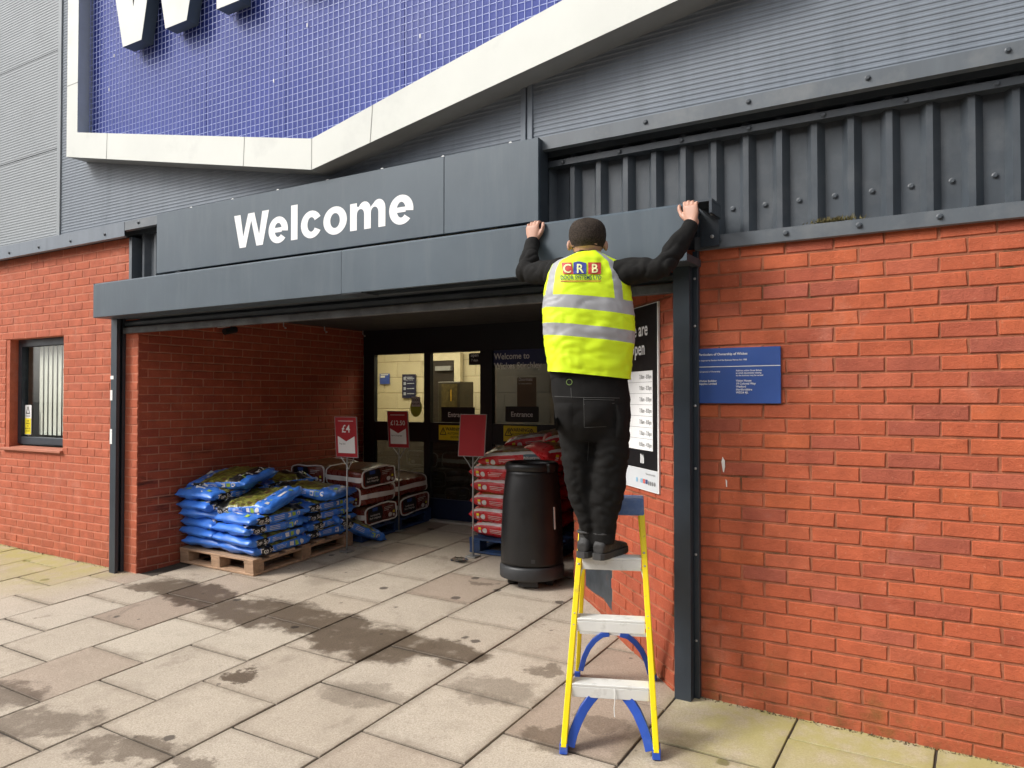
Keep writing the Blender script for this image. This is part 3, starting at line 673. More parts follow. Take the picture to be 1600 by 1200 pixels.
# end bracket to the right of the housing
mb = MB(); mb.box(-1.262, -1.165, -.05, -.036, 2.36, 2.575).box(-1.262, -1.155, -.2, -.036, 2.56, 2.572).box(-1.17, -1.156, -.2, -.036, 2.50, 2.5595); part(mb, 'end_bracket', ANTH, rs_)
for x, z in ((-1.2, 2.53), (-1.2, 2.41)): screw(x, -.051, z, rs_, .008, M('zinc_b', (.5, .5, .5), .35, .8))
mb = MB(); mb.box(-1.43, -1.27, -.24, -.02, 2.262, 2.30); part(mb, 'end_plate', GREYD, rs_)

# ================================================================== PORCH
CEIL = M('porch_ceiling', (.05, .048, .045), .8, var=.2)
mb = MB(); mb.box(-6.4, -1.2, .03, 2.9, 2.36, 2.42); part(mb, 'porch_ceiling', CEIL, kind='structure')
mb = MB(); mb.box(-6.42, -1.3, .013, .05, 2.2, 2.6); part(mb, 'porch_lintel', GREYD, kind='structure')
mb = MB(); mb.box(-2.69, -2.61, 1.42, 2.9, -.1, 2.4); part(mb, 'porch_side_wall', BR_S, kind='structure')
mb = MB(); mb.box(-12, 3, 3.0, 12, 6.3, 6.42).box(-12, 3, .1, 12, 2.98, 3.02).box(-12, -11.9, .1, 12, -.2, 6.4).box(2.9, 3, .1, 12, -.2, 6.4).box(-12, 3, 12, 12.1, -.2, 6.4); part(mb, 'building_shell', GREYD, kind='structure')
for k, px in enumerate(((443, 506), (507, 514), (567, 521))):
    q = onX(px[0], px[1]+4, -6.2); mb = MB(); mb.tube([(-6.2, q.y, 2.36), (-6.2, q.y, 2.315), (-6.17, q.y, 2.30)], .006, 6); mb.ball((-6.17, q.y, 2.297), .012, .012, .012, 8)
    part(mb, 'ceiling_hook', M('hook_zinc', (.5, .5, .5), .35, .7), loc=(-6.2, q.y, 2.36), label=('small metal hook under the porch ceiling, nearest the shutter', 'small metal hook under the porch ceiling, middle of three', 'small metal hook under the porch ceiling, nearest the doors')[k], cat='hook', group='hooks under the porch ceiling')
cm = thing('security_camera', (-6.18, .85, 2.3), 'small dark security camera high on the inner porch wall', 'camera')
mb = MB(); mb.tube([(-6.14, .80, 2.20), (-6.14, .93, 2.23)], .032, 12); part(mb, 'housing', BLK, cm); mb = MB(); mb.tube([(-6.14, .9, 2.23), (-6.2, .9, 2.29), (-6.2, .9, 2.36)], .012, 8); part(mb, 'bracket', BLK, cm); mb = MB(); mb.hexa([(-6.19, .76, 2.235), (-6.09, .76, 2.235), (-6.09, .9, 2.265), (-6.19, .9, 2.265), (-6.19, .76, 2.24), (-6.09, .76, 2.24), (-6.09, .9, 2.27), (-6.19, .9, 2.27)]); part(mb, 'sun_shield', WHITE, cm)

# ---- entrance screen with sliding doors, Y = 2.85
BLKF = M('door_frame_black', (.012, .013, .016), .4, var=.1)
NAVY = M('kick_panel_navy', (.012, .022, .06), .45, var=.15)
es = thing('entrance_screen', (-4.9, 2.85, .2), 'black glazed shop entrance with sliding doors at the back of the porch', 'doors')
YB = 2.85
def bar(x0, x1, z0, z1, name='frame_bar', y0=YB, y1=YB+.06, mat=None): mb = MB(); mb.box(x0, x1, y0, y1, z0, z1); return part(mb, name, mat or BLKF, es)
bar(-6.4, -2.70, 2.075, 2.40, 'header', YB+.001, YB+.08)
for a, b in ((-6.25, -6.09), (-5.355, -5.27), (-4.597, -4.446), (-3.70, -2.70)): bar(a, b, .16, 2.074, 'mullion')
for a, b in ((-6.089, -5.356), (-5.269, -4.598), (-4.445, -3.701)):
    bar(a, b, 1.08, 1.30, 'mid_rail', YB+.004, YB+.056); bar(a, b, .2, .46, 'kick_panel', YB+.004, YB+.056, NAVY)
    DG = glass('door_glass', (.86, .88, .86), 1.0); DGd = glass('door_glass_dark', (.35, .36, .4), 2.6)
    mb = MB(); mb.box(a, b, YB+.03, YB+.036, 1.301, 2.074); part(mb, 'pane', DG if b < -4.5 else DGd, es)
    mb = MB(); mb.box(a, b, YB+.03, YB+.036, .461, 1.079); part(mb, 'pane', DGd, es)
mb = MB(); mb.box(-6.2, -3.45, YB-.10, YB-.002, gz(-4.8, 2.8)-.005, gz(-4.8, 2.8)+.018); part(mb, 'threshold', M('threshold_alu', (.55, .52, .45), .5, .3, var=.1), es)
def sign_at(px0, py0, px1, py1, y, nm, mat, thick=.004):
    a = onY(px0, py0, y); b = onY(px1, py1, y); mb = MB(); mb.box(a.x, b.x, y-thick, y, b.z, a.z); return part(mb, nm, mat, es), a.x, b.x, b.z, a.z
for q in ((690, 636, 742, 660), (790, 635, 842, 660)):
    s_, a, b, c, d = sign_at(*q, YB+.028, 'entrance_plate', BLK); f = frame((a, YB+.0225, c), (1, 0, 0)); mb = MB(); lettering(mb, 'Entrance', .075, f, .012, 'CENTER', (b-a)/2, .055); no_fix(mb, 'lettering', WHITE, s_)
for q in ((686, 664, 738, 689), (787, 665, 839, 691)):
    s_, a, b, c, d = sign_at(*q, YB+.003, 'warning_plate', YEL); f = frame((a, YB-.0025, c), (1, 0, 0)); mb = MB(); W_ = b-a
    lettering(mb, 'WARNING!', .05, f, .02, 'CENTER', W_/2, .105); lettering(mb, 'AUTOMATIC', .036, f, .0, 'CENTER', W_/2, .062); lettering(mb, 'DOORS', .036, f, .0, 'CENTER', W_/2, .022)
    for cx in (.06, W_-.06):
        for p_, q_ in (((cx, .135), (cx-.042, .06)), ((cx, .135), (cx+.042, .06)), ((cx-.042, .06), (cx+.042, .06)), ((cx, .115), (cx, .08))):
            u = Vector(p_); v = Vector(q_); nn = (v-u).orthogonal().normalized()*.004; flat(mb, [u-nn, v-nn, v+nn, u+nn], f)
    no_fix(mb, 'lettering', BLK, s_)
s_, a, b, c, d = sign_at(770, 547, 862, 568, YB+.0285, 'blue_vinyl', M('vinyl_navy', (.03, .04, .12), .4), .001)
mb = MB(); f = frame((-4.435, YB+.025, 1.98), (1, 0, 0)); lettering(mb, 'Welcome to', .092, f, .012, 'LEFT', 0, .0, sx=.92); lettering(mb, 'Wickes Stirchley', .092, f, .012, 'LEFT', 0, -.1, sx=.92); no_fix(mb, 'lettering', WHITE, es)
s_, a, b, c, d = sign_at(808, 590, 838, 636, YB+.0285, 'doormat_poster', M('poster_brown', (.14, .10, .06), .5), .001); f = frame((a, YB+.025, c), (1, 0, 0)); mb = MB(); lettering(mb, 'Doormats', .05, f, .01, 'LEFT', .02, .27, sx=.8); lettering(mb, 'for every entrance', .026, f, .0, 'LEFT', .02, .235, sx=.8); no_fix(mb, 'lettering', WHITE, s_)
GRN = M('sticker_green', (.42, .5, .06), .5)
a = onY(650, 634, YB+.029); mb = MB(); mb.rings([[(a.x+r_*math.cos(t*math.pi/10), y, a.z-.02+r_*1.25*math.sin(t*math.pi/10)) for t in range(20)] for r_, y in ((.085, YB+.0295), (.085, YB+.0285))]); s_ = part(mb, 'round_sticker', GRN, es)
f = frame((a.x, YB+.0275, a.z), (1, 0, 0)); mb = MB(); flat(mb, [(-.062, -.01), (.062, -.01), (.062, .10), (-.062, .10)], f); no_fix(mb, 'sticker_panel', WHITE, s_); mb = MB(); f = frame((a.x, YB+.026, a.z), (1, 0, 0)); lettering(mb, 'TOOLS', .042, f, .03, 'CENTER', 0, .052); lettering(mb, 'FOR LIFE', .03, f, .03, 'CENTER', 0, .012); no_fix(mb, 'lettering', BLK, s_)
s_, a, b, c, d = sign_at(733, 552, 751, 570, YB+.0285, 'open_plate', BLK); f = frame((a, YB+.0235, c), (1, 0, 0)); mb = MB(); lettering(mb, 'open', .05, f, .01, 'CENTER', (b-a)/2, .09); lettering(mb, '7 days', .035, f, .01, 'CENTER', (b-a)/2, .04); no_fix(mb, 'lettering', WHITE, s_)

# ---- lobby seen through the glass
CREAM = M('lobby_block_cream', (.66, .58, .38), .75, var=.05, scale=3, orand=.06, bump=.15, bscale=60)
lob = thing('lobby', (-5, 4, .2), 'cream blockwork lobby seen through the entrance glass', 'lobby')
bw = thing('block_wall', (-5.2, 4.3, .2), 'cream painted blockwork wall inside the lobby', 'wall')
brick_wall(bw, (-7.6, 4.3, 0), (1, 0, 0), 4.6, .25, 2.5, CREAM, M('lobby_mortar', (.52, .45, .29), .9), bl=.43, bh=.205, jt=.012, phase=.2, name='block', limit=300, depth=.03)
mb = MB(); mb.box(-7.6, -3.0, 2.92, 4.4, .2, .24); part(mb, 'lobby_floor', M('lobby_floor', (.12, .11, .1), .5), lob)
mb = MB(); mb.box(-7.6, -3.0, 2.92, 4.4, 2.5, 2.55); part(mb, 'lobby_ceiling', M('lobby_ceil', (.7, .7, .66), .9), lob)
mb = MB(); mb.box(-7.65, -7.6, 2.92, 4.4, .2, 2.55).box(-3.0, -2.95, 2.92, 4.4, .2, 2.55).box(-7.6, -6.26, 2.90, 2.94, .2, 2.5).box(-3.39, -3.0, 2.90, 2.94, .2, 2.5); part(mb, 'lobby_side', M('lobby_side', (.55, .5, .36), .9), lob)
lp = thing('ceiling_light', (-5.3, 3.4, 2.5), 'lit ceiling light panel inside the lobby', 'light')
em = bpy.data.materials.new('lamp_glow'); n = nodes(em); o_ = add(n, 'ShaderNodeOutputMaterial'); e_ = add(n, 'ShaderNodeEmission'); e_.inputs[0].default_value = (1, .88, .68, 1); e_.inputs[1].default_value = 5.5; n.links.new(e_.outputs[0], o_.inputs[0])
mb = MB(); mb.box(-7.1, -4.8, 3.25, 3.75, 2.462, 2.47); part(mb, 'diffuser', em, lp); mb = MB(); mb.box(-7.13, -4.77, 3.22, 3.78, 2.4705, 2.499); part(mb, 'lamp_housing', WHITE, lp)
def back(px0, py0, px1, py1, y=4.28): a = onY(px0, py0, y); b = onY(px1, py1, y); return a.x, b.x, b.z, a.z
NAVYP = M('poster_navy', (.015, .02, .06), .45); BLUEP = M('poster_blue', (.05, .1, .4), .45)
a, b, c, d = back(594, 584, 609, 600); pt = thing('wall_notice', (a, 4.28, c), 'small blue notice on the cream lobby wall', 'notice'); mb = MB(); mb.box(a, b, 4.27, 4.278, c, d); part(mb, 'notice_board', BLUEP, pt); mb = MB(); mb.box(a+.02, b-.08, 4.266, 4.2695, c+.09, d-.03).box(a+.02, b-.02, 4.266, 4.2695, d-.022, d-.008); part(mb, 'notice_print', WHITE, pt)
a, b, c, d = back(629, 585, 650, 622); pt = thing('wall_notice', (a, 4.28, c), 'tall navy safety notice on the cream lobby wall', 'notice'); mb = MB(); mb.box(a, b, 4.27, 4.278, c, d); part(mb, 'notice_board', NAVYP, pt); mb = MB(); f = frame((a, 4.266, c), (1, 0, 0)); lettering(mb, 'Company', .035, f, .01, 'CENTER', (b-a)/2, d-c-.05); lettering(mb, 'Safety Notices', .028, f, .01, 'CENTER', (b-a)/2, d-c-.085)
for k in range(4):
    flat(mb, [(.03, .04+k*.07), (.07, .04+k*.07), (.07, .08+k*.07), (.03, .08+k*.07)], f); flat(mb, [(.09, .055+k*.07), (b-a-.02, .055+k*.07), (b-a-.02, .065+k*.07), (.09, .065+k*.07)], f)
no_fix(mb, 'lettering', M('print_pale', (.45, .47, .55), .5), pt)
a, b, c, d = back(671, 565, 714, 700); dr = thing('inner_door', (a, 4.25, c), 'dark brown inner door with a closer in the lobby', 'door')
mb = MB(); mb.box(a, b, 4.22, 4.265, .26, d); part(mb, 'door_leaf', M('door_brown', (.02, .014, .009), .5, var=.2), dr, bevel=.003)
mb = MB(); mb.box(a+.02, a+.045, 4.18, 4.22, 1.25, 1.55); part(mb, 'pull_handle', WHITE, dr); mb = MB(); mb.box(b-.28, b-.03, 4.17, 4.22, d-.13, d-.07); part(mb, 'door_closer', M('closer', (.35, .35, .35), .4, .5), dr)
mb = MB(); mb.box(b+.002, b+.10, 4.21, 4.27, .26, d+.1).box(a-.1, b+.002, 4.21, 4.27, d+.005, d+.1); part(mb, 'architrave', M('architrave', (.68, .6, .4), .6), dr)
a, b, c, d = back(699, 597, 733, 700, 3.9); vm = thing('drinks_machine', (a, 3.9, .24), 'small dark drinks machine in the lobby behind the door glass', 'machine')
mb = MB(); mb.box(a, b, 3.7, 4.0, .25, d); part(mb, 'machine_body', M('machine_dark', (.06, .05, .03), .4, var=.3), vm, bevel=.008)
mb = MB(); mb.box(a+.06, b-.04, 3.694, 3.7, d-.33, d-.03); part(mb, 'front_panel', M('machine_panel', (.12, .09, .03), .35, var=.5, scale=25), vm)
mb = MB(); mb.box(a+.2, b-.12, 3.69, 3.6935, d-.24, d-.10); part(mb, 'dispenser', M('machine_yellow', (.7, .4, .03), .4), vm)

# ---- retail block across the car park, behind the viewpoint (unseen; added and heightened to dim the porch, shows only as a reflection)
ob = thing('unseen_retail_building', (-2, -21, 0), 'long retail building added out of view across the car park to dim the porch', 'building')
OB = brick_mat('brick_far', [(0., (.16, .07, .045)), (1., (.20, .09, .06))]); zq = gzz(0, -24)-.05
mb = MB(); mb.box(-45, 35, -29, -21, zq, 9.2); part(mb, 'wall', OB, ob)
mb = MB(); mb.box(-45.3, 35.3, -29.3, -20.7, 9.201, 9.7); part(mb, 'roof_edge', GREYD, ob)
for k in range(11):
    x = -42+7*k; mb = MB(); mb.box(x, x+4.2, -20.99, -20.9, zq+.6, 3.2); w_ = part(mb, 'window', ANTH, ob); mb = MB(); mb.box(x+.1, x+4.1, -20.895, -20.89, zq+.7, 3.1); part(mb, 'window_glass', M('far_glass', (.06, .08, .09), .15), w_)
# ================================================================== SIGNS ON THE WALLS
SIGNBLUE = M('ownership_blue', (.035, .085, .30), .4, var=.05)
os_ = thing('ownership_sign', (-1.08, -.01, 1.54), 'small blue ownership notice with white lettering screwed to the brick wall', 'sign')
mb = MB(); mb.box(-1.312, -.868, -.0145, -.004, 1.543, 1.83); part(mb, 'sign_plate', SIGNBLUE, os_, bevel=.0015)
f = frame((-1.290, -.0165, 1.543), (1, 0, 0)); mb = MB(); PW = M('print_white', (.8, .8, .8), .5, var=.02)
lettering(mb, 'Particulars of Ownership of Wickes', .0175, f, .016, 'LEFT', .005, .250); lettering(mb, 'as required by Section 4 of the Business Names Act 1985', .0108, f, .014, 'LEFT', .005, .221)
flat(mb, [(-.02, .189), (.421, .189), (.421, .1925), (-.02, .1925)], f)
lettering(mb, 'Full name(s) of Ownership', .0105, f, .012, 'LEFT', .005, .162)
for k, t in enumerate(('Address within Great Britain', 'at which documents relating', 'to the business may be served')): lettering(mb, t, .0112, f, .014, 'LEFT', .2, .165-.0125*k)
for k, t in enumerate(('Wickes Building', 'Supplies Limited')): lettering(mb, t, .0145, f, .018, 'LEFT', .005, .112-.0145*k)
for k, t in enumerate(('Vision House', '19 Colonial Way', 'Watford', 'Hertfordshire', 'WD24 4JL')): lettering(mb, t, .0145, f, .018, 'LEFT', .2, .112-.0152*k)
no_fix(mb, 'lettering', PW, os_)
mb = MB(); mb.rings([[(-1.0+.008*math.cos(t)*s_*.6, -.005, 1.195+.03*math.sin(t)) for t in [k*math.pi/5 for k in range(10)]] for s_ in (1, .6)])
hb = thing('opening_hours_board', (sA.x-.3, sA.y+.3, 1.03), 'black and white opening hours board on the slanted brick wall', 'sign')
PWID = .60; hO = sA - sd_*(.158+PWID)
fb = frame(hO, sd_)      # u along the wall, nn outwards
def slab_on(u0, u1, z0, z1, c0, c1): 
    m_ = MB(); m_.hexa([fb(u, z, c) for z in (z0, z1) for u, c in ((u0, c1), (u1, c1), (u1, c0), (u0, c0))]); return m_
part(slab_on(0, PWID, 1.035, 2.112, .002, .012), 'board_backing', M('board_white', (.72, .72, .72), .45, var=.02), hb)
part(slab_on(.004, PWID-.016, 1.16, 2.106, .0125, .0135), 'board_black', M('board_print_black', (.008, .008, .009), .35), hb)
part(slab_on(.055, PWID-.075, 1.268, 1.728, .014, .0148), 'hours_table', PW, hb)
part(slab_on(.004, PWID-.016, 1.04, 1.157, .0125, .0132), 'board_footer', M('board_grey', (.56, .58, .6), .5, var=.03), hb)
f = frame(hO, sd_, lift=.0155); mb = MB()
lettering(mb, 'We are', .115, f, .014, 'CENTER', PWID*.50, 1.935, sx=.9); lettering(mb, 'Open', .115, f, .014, 'CENTER', PWID*.50, 1.825, sx=.9)
for k, dx in enumerate((0, .018, .036)): flat(mb, [(.35+dx, 1.19), (.362+dx, 1.19), (.362+dx, 1.24-.01*k), (.35+dx, 1.245)], f)
no_fix(mb, 'lettering', PW, hb)
mb = MB(); rows = (('Monday', '7.00am - 8.00pm'), ('Tuesday', '7.00am - 8.30pm'), ('Wednesday', '7.00am - 8.00pm'), ('Thursday', '7.00am - 8.00pm'), ('Friday', '7.00am - 8.00pm'), ('Saturday', '7.00am - 7.00pm'), ('Sunday', '10.00am - 4.00pm'))
for k, (d_, h_) in enumerate(rows):
    z = 1.728-.0657*(k+1)+.020; lettering(mb, d_, .034, f, .0, 'LEFT', .075, z, sx=.8); lettering(mb, h_, .036, f, .002, 'RIGHT', PWID-.088, z, sx=.72)
    if k: flat(mb, [(.06, 1.728-.0657*k), (PWID-.08, 1.728-.0657*k), (PWID-.08, 1.7295-.0657*k), (.06, 1.7295-.0657*k)], f)
lettering(mb, 'Please ask for assistance', .017, f, .0, 'RIGHT', PWID-.04, 1.128, sx=.8); no_fix(mb, 'hours_lettering', M('print_grey', (.10, .10, .10), .5), hb)
FLC = [M('flag_'+str(i), c, .5, var=.02) for i, c in enumerate(((.6, .6, .62), (.25, .45, .6), (.65, .12, .1), (.05, .08, .2), (.2, .2, .2)))]
mb = MB()
for k, c in enumerate((1, 0, 1, 2, 3)): flat(mb, [(.28+k*.036, 1.075), (.308+k*.036, 1.075), (.308+k*.036, 1.1), (.28+k*.036, 1.1)], f, c)
for k in range(4):
    cx = PWID-.13+k*.027; mb.poly([f(cx+.010*math.cos(t*math.pi/5), 1.083+.013*math.sin(t*math.pi/5)) for t in range(10)], 4)
no_fix(mb, 'footer_icons', FLC, hb)

# ================================================================== PALLETS
WOOD = M('pallet_wood', (.42, .27, .17), .8, var=.25, scale=5, bump=.3, bscale=60, stretch=(1, 6, 6), orand=.15, dirt=(.22, .14, .09), dscale=5)
BLUEW = M('pallet_blue', (.018, .05, .14), .7, var=.3, scale=6, bump=.3, bscale=60, orand=.15, dirt=(.03, .045, .07), dscale=5)
def slope(o): 
    o = Vector(o); return lambda v: o + ex*v[0] + ey*v[1] + en*v[2]
def pallet(x0, y0, w_, d_, mat, label):
    t = thing('pallet', (x0+w_/2, y0+d_/2, gz(x0+w_/2, y0+d_/2)), label, 'pallet'); T = slope((x0, y0, gz(x0, y0)+.004))
    def bx(nm, a, b, c, d, e, g): m_ = MB(); m_.box(a, b, c, d, e, g, T=T); part(m_, nm, mat, t, bevel=.003)
    for y in (0, d_/2-.05, d_-.1): bx('bottom_board', 0, w_, y, y+.1, 0, .02)
    for x in (0, w_-.1): bx('bottom_board', x, x+.1, .101, d_/2-.051, 0, .02); bx('bottom_board', x, x+.1, d_/2+.051, d_-.101, 0, .02)
    for x in (0, w_/2-.06, w_-.12):
        for y in (0, d_/2-.06, d_-.12): bx('block', x+.002, x+.118, y+.002, y+.118, .0205, .098)
    for x in (0, w_/2-.06, w_-.12): bx('stringer_board', x, x+.12, 0, d_, .0985, .118)
    n = 7
    for k in range(n): y = k*(d_-.1)/(n-1); bx('deck_board', 0, w_, y, y+.1, .1185, .138)
    return T
T1 = pallet(-6.215, .40, .98, 1.2, WOOD, 'worn wooden pallet under the blue topsoil bags')
T2 = pallet(-6.2, 1.68, 1.0, 1.12, BLUEW, 'blue painted pallet under the brown bark chipping bags')
T3 = pallet(-4.05, 1.86, .85, .95, BLUEW, 'blue painted pallet under the red compost bags')

# ================================================================== BAGS
def spow(x, p): return math.copysign(abs(x)**p, x)
class Bag:
    def __init__(s, L, Wd, H, seed, n=2.7, wr=.006, flat_end=False, lump=.012):
        s.L, s.W, s.H, s.seed, s.n, s.wr, s.fe, s.lump = L, Wd, H, seed, n, wr, flat_end, lump
    def dims(s, u):
        e = abs(u)
        if s.fe: k = (1-.10*e**10); return s.W/2*k, s.H/2*(1-.12*e**10)
        return s.W/2*(1-.05*e**6 + .015*e**30), s.H/2*max(0, 1-e**5)**.62+.004
    def S(s, u, t, lift=0.):
        ww, hh = s.dims(u); y = ww*spow(math.cos(t), 2/s.n); z = hh*spow(math.sin(t), 2/s.n); x = u*s.L/2
        p = Vector((x, y, z)); q = Vector((x*4+s.seed*7.3, y*5, z*6))
        d = noise.noise(q)*s.lump + noise.noise(q*2.6)*s.lump*.5
        # creases run across the bag and gather towards the ends
        cr = abs(noise.noise(Vector((x*16+s.seed, y*7, z*9))))-.25
        d += cr*s.wr*(.5+abs(u)**3*1.3) + noise.noise(Vector((x*30, y*30+s.seed, z*30)))*s.wr*.45
        nrm = Vector((0, y/(ww*ww+1e-6)*ww, z/(hh*hh+1e-6)*hh)); 
        if nrm.length > 1e-6: nrm.normalize()
        fade = 1 if s.fe else min(1, (1-abs(u))*9+.1)
        return p + nrm*(d*fade+lift) + Vector((0, 0, .012*noise.noise(Vector((x*3, y*3, s.seed*3.1)))))
    def side(s, sgn, u0, a, v, lift=.0025):
        u = u0 + (-sgn)*a/(s.L/2); ww, hh = s.dims(max(-.97, min(.97, u))); r = max(-.96, min(.96, v/hh)); t = math.asin(spow(r, s.n/2))
        if sgn < 0: t = math.pi - t
        return s.S(u, t) + Vector((0, sgn*lift, 0))
    def mesh(s, name, mats, zone, nu=44, nv=36):
        mb = MB(); us = [-1+2*i/nu for i in range(nu+1)]
        rings = [[s.S(u, 2*math.pi*j/nv) for j in range(nv)] for u in us]; mb.rings(rings)
        i = 0
        for a in range(nu):
            for b in range(nv): mb.m[i] = zone((us[a]+us[a+1])/2, 2*math.pi*(b+.5)/nv); i += 1
        return mb.mesh(name, mats, True)
def bagmat(name, col, rough, **k): return M(name, col, rough, bump=.25, bscale=35, **k)
BAGBLUE = bagmat('bag_blue', (.05, .20, .70), .34, var=.22, scale=8, rvar=.1)
BAGBLACK = bagmat('bag_black', (.014, .014, .014), .32, var=.2, scale=8)
BAGRED = bagmat('bag_red', (.60, .022, .028), .3, var=.2, scale=8)
BAGWHITE = bagmat('bag_white', (.72, .70, .68), .35, var=.08, scale=8)
BAGSLATE = bagmat('bag_slate', (.07, .13, .17), .35, var=.12, scale=8)
BAGBROWN = bagmat('bag_brown', (.15, .028, .018), .28, var=.25, scale=8)
def picture(name, cs, scale):
    m = bpy.data.materials.new(name); n = nodes(m); b = principled(n); p = objco(n)
    cr = add(n, 'ShaderNodeValToRGB'); e = cr.color_ramp.elements
    while len(e) < len(cs): e.new(.5)
    for i, c in enumerate(cs): e[i].position = .3+.4*i/(len(cs)-1); e[i].color = (*c, 1)
    n.links.new(nz(n, p, scale, 5, .62, (1, 1.6, 1), .6), cr.inputs[0]); n.links.new(cr.outputs[0], b.inputs['Base Color']); b.inputs['Roughness'].default_value = .3
    bumpn(n, b, nz(n, p, 35, 4), .25); return m
PICSOIL = picture('bag_photo_garden', [(.05, .022, .012), (.10, .045, .022), (.11, .12, .02), (.30, .28, .05), (.16, .17, .05)], 15)
PICBARK = picture('bag_photo_bark', [(.015, .01, .007), (.07, .03, .015), (.17, .08, .035), (.03, .018, .01)], 26)
PICGOLD = picture('bag_photo_compost', [(.30, .02, .02), (.25, .03, .02), (.35, .22, .05), (.10, .05, .02), (.3, .25, .08)], 10)
PGREEN = M('print_green', (.35, .5, .06), .4)
def soil_zone(u, t):
    st = math.sin(t)
    if st > .4:
        if -.8 < u < -.4: return 1
        if -.4 <= u < .5: return 2
        return 0
    if abs(st) <= .55 and abs(math.cos(t)) > .6 and ((-.72 < u < -.36 and math.cos(t) < 0) or (.36 < u < .72 and math.cos(t) > 0)): return 1
    return 0
def make_soil(seed):
    B = Bag(.65, .515, .116, seed, 3.0, .03, lump=.024); o = put('topsoil_bag', B.mesh('topsoil_bag', [BAGBLUE, BAGBLACK, PICSOIL], soil_zone))
    mb = MB()
    for sg_ in (1, -1):
        lettering(mb, 'Top Soil', .055, lambda a, v: B.side(sg_, sg_*.54, a, v), .014, 'CENTER', 0, -.018, 0, .82)
        lettering(mb, 'enriched', .02, lambda a, v: B.side(sg_, sg_*.54, a, v), .0, 'CENTER', 0, -.036, 0)
        for k in range(3):
            ck = .0+k*.052; pts = [(ck-.019, -.021), (ck+.019, -.021), (ck+.019, .019), (ck-.019, .019)] if k < 2 else [(ck+.021*math.cos(q*math.pi/6), .021*math.sin(q*math.pi/6)) for q in range(12)]
            mb.poly([B.side(sg_, -sg_*.28, a, v, .003) for a, v in pts], 1 if k == 1 else 0)
        for k in range(3): mb.poly([B.side(sg_, 0, a, v, .003) for a, v in ((-.075, .012-.014*k), (.03, .012-.014*k), (.03, .016-.014*k), (-.075, .016-.014*k))], 0)
    for k, (a, b, c) in enumerate(((-.6, -.14, .03), (-.6, .12, .03))):
        pass
    for sg_ in (1, -1):
        fe = lambda a, v, sg_=sg_: B.S(sg_*(.86+abs(v)*.0), math.pi/2 - sg_*a/.2 if False else (math.pi/2 - max(-1.2, min(1.2, sg_*a/.19))), .003) + Vector((sg_*.0, 0, v*.0))
        for k in range(4): q0 = -.14+k*.075; mb.poly([B.S(sg_*(.80+du), math.pi/2-(q0+da)/.19, .0035) for du, da in ((-.05, -.02), (.05, -.02), (.05, .02), (-.05, .02))], 1 if k % 2 else 0)
    # brand patch outline and title on top of the bag, reading across it
    tp = lambda a, v: B.S(-.6+v/.3, math.pi/2 - max(-1.1, min(1.1, a/.2)), .003)
    lettering(mb, 'Top Soil', .06, tp, .012, 'CENTER', 0, -.045, 0)
    for k in range(5): cu, ca = .56, -.13+k*.065; mb.poly([B.S(cu+.028*math.sin(q*math.pi/5), math.pi/2-(ca+.016*math.cos(q*math.pi/5))/.2, .003) for q in range(10)], 0)
    tag(put('lettering', mb.mesh('lettering', [BAGWHITE, PGREEN], fix=False), o), kind='stuff')
    return o
def bag_at(proto, used, T, x, y, z, rot, tilt=(0, 0), label='', cat='bag', group=''):
    if not used: o = proto; used.append(1)
    else: o = copy_tree(proto)
    p = T((x, y, z)); base = Matrix((ex, ey, en)).transposed().to_4x4()
    o.matrix_world = Matrix.Translation(p) @ base @ Matrix.Rotation(rot, 4, 'Z') @ Matrix.Rotation(tilt[0], 4, 'X') @ Matrix.Rotation(tilt[1], 4, 'Y')
    return tag(o, label, cat, group)
soil = [(make_soil(k), []) for k in (1, 2, 3, 4)]
rb = random.Random(11); ordn = ('bottom', 'second', 'third', 'fourth', 'fifth', 'sixth', 'seventh', 'eighth')
cols = [('near the kerb by the brick wall', .24, .32, 6), ('at the open front corner', .73, .32, 4), ('at the back by the brick wall', .24, .92, 6), ('at the back on the open side', .73, .92, 4)]
for nm, cx, cy, n_ in cols:
    for k in range(n_):
        pr_, us_ = soil[rb.randrange(4)]
        swap = (k % 2 == 1)
        rot = (R(90) if not swap else R(-90)) + rb.uniform(-.13, .13)
        bag_at(pr_, us_, T1, cx+rb.uniform(-.02, .025), cy+rb.uniform(-.025, .025), .138+.056+k*.084, rot, (rb.uniform(-.03, .03), rb.uniform(-.03, .03)), f'blue topsoil bag, {ordn[k]} layer of the column {nm}', 'bag', 'blue topsoil bags')
# loose bags thrown on top
p_, u_ = soil[0]; bag_at(p_, u_, T1, .66, .34, .138+.05+4*.084+.035, R(12), (R(9), R(-3)), 'loose blue topsoil bag lying print side up on the front corner stack', 'bag', 'blue topsoil bags')
p_, u_ = soil[1]; bag_at(p_, u_, T1, .27, .40, .138+.05+6*.084+.03, R(192), (R(-5), R(3)), 'topmost blue topsoil bag lying crossways by the brick wall', 'bag', 'blue topsoil bags')
p_, u_ = soil[2]; bag_at(p_, u_, T1, .74, .96, .138+.05+4*.084+.03, R(20), (R(-6), R(4)), 'blue topsoil bag slumped on the back stack beside the bark bags', 'bag', 'blue topsoil bags')
p_, u_ = soil[3]; bag_at(p_, u_, T1, .86, 1.26, .16, R(75), (R(0), R(28)), 'blue topsoil bag slipping off the far corner of the pallet', 'bag', 'blue topsoil bags')

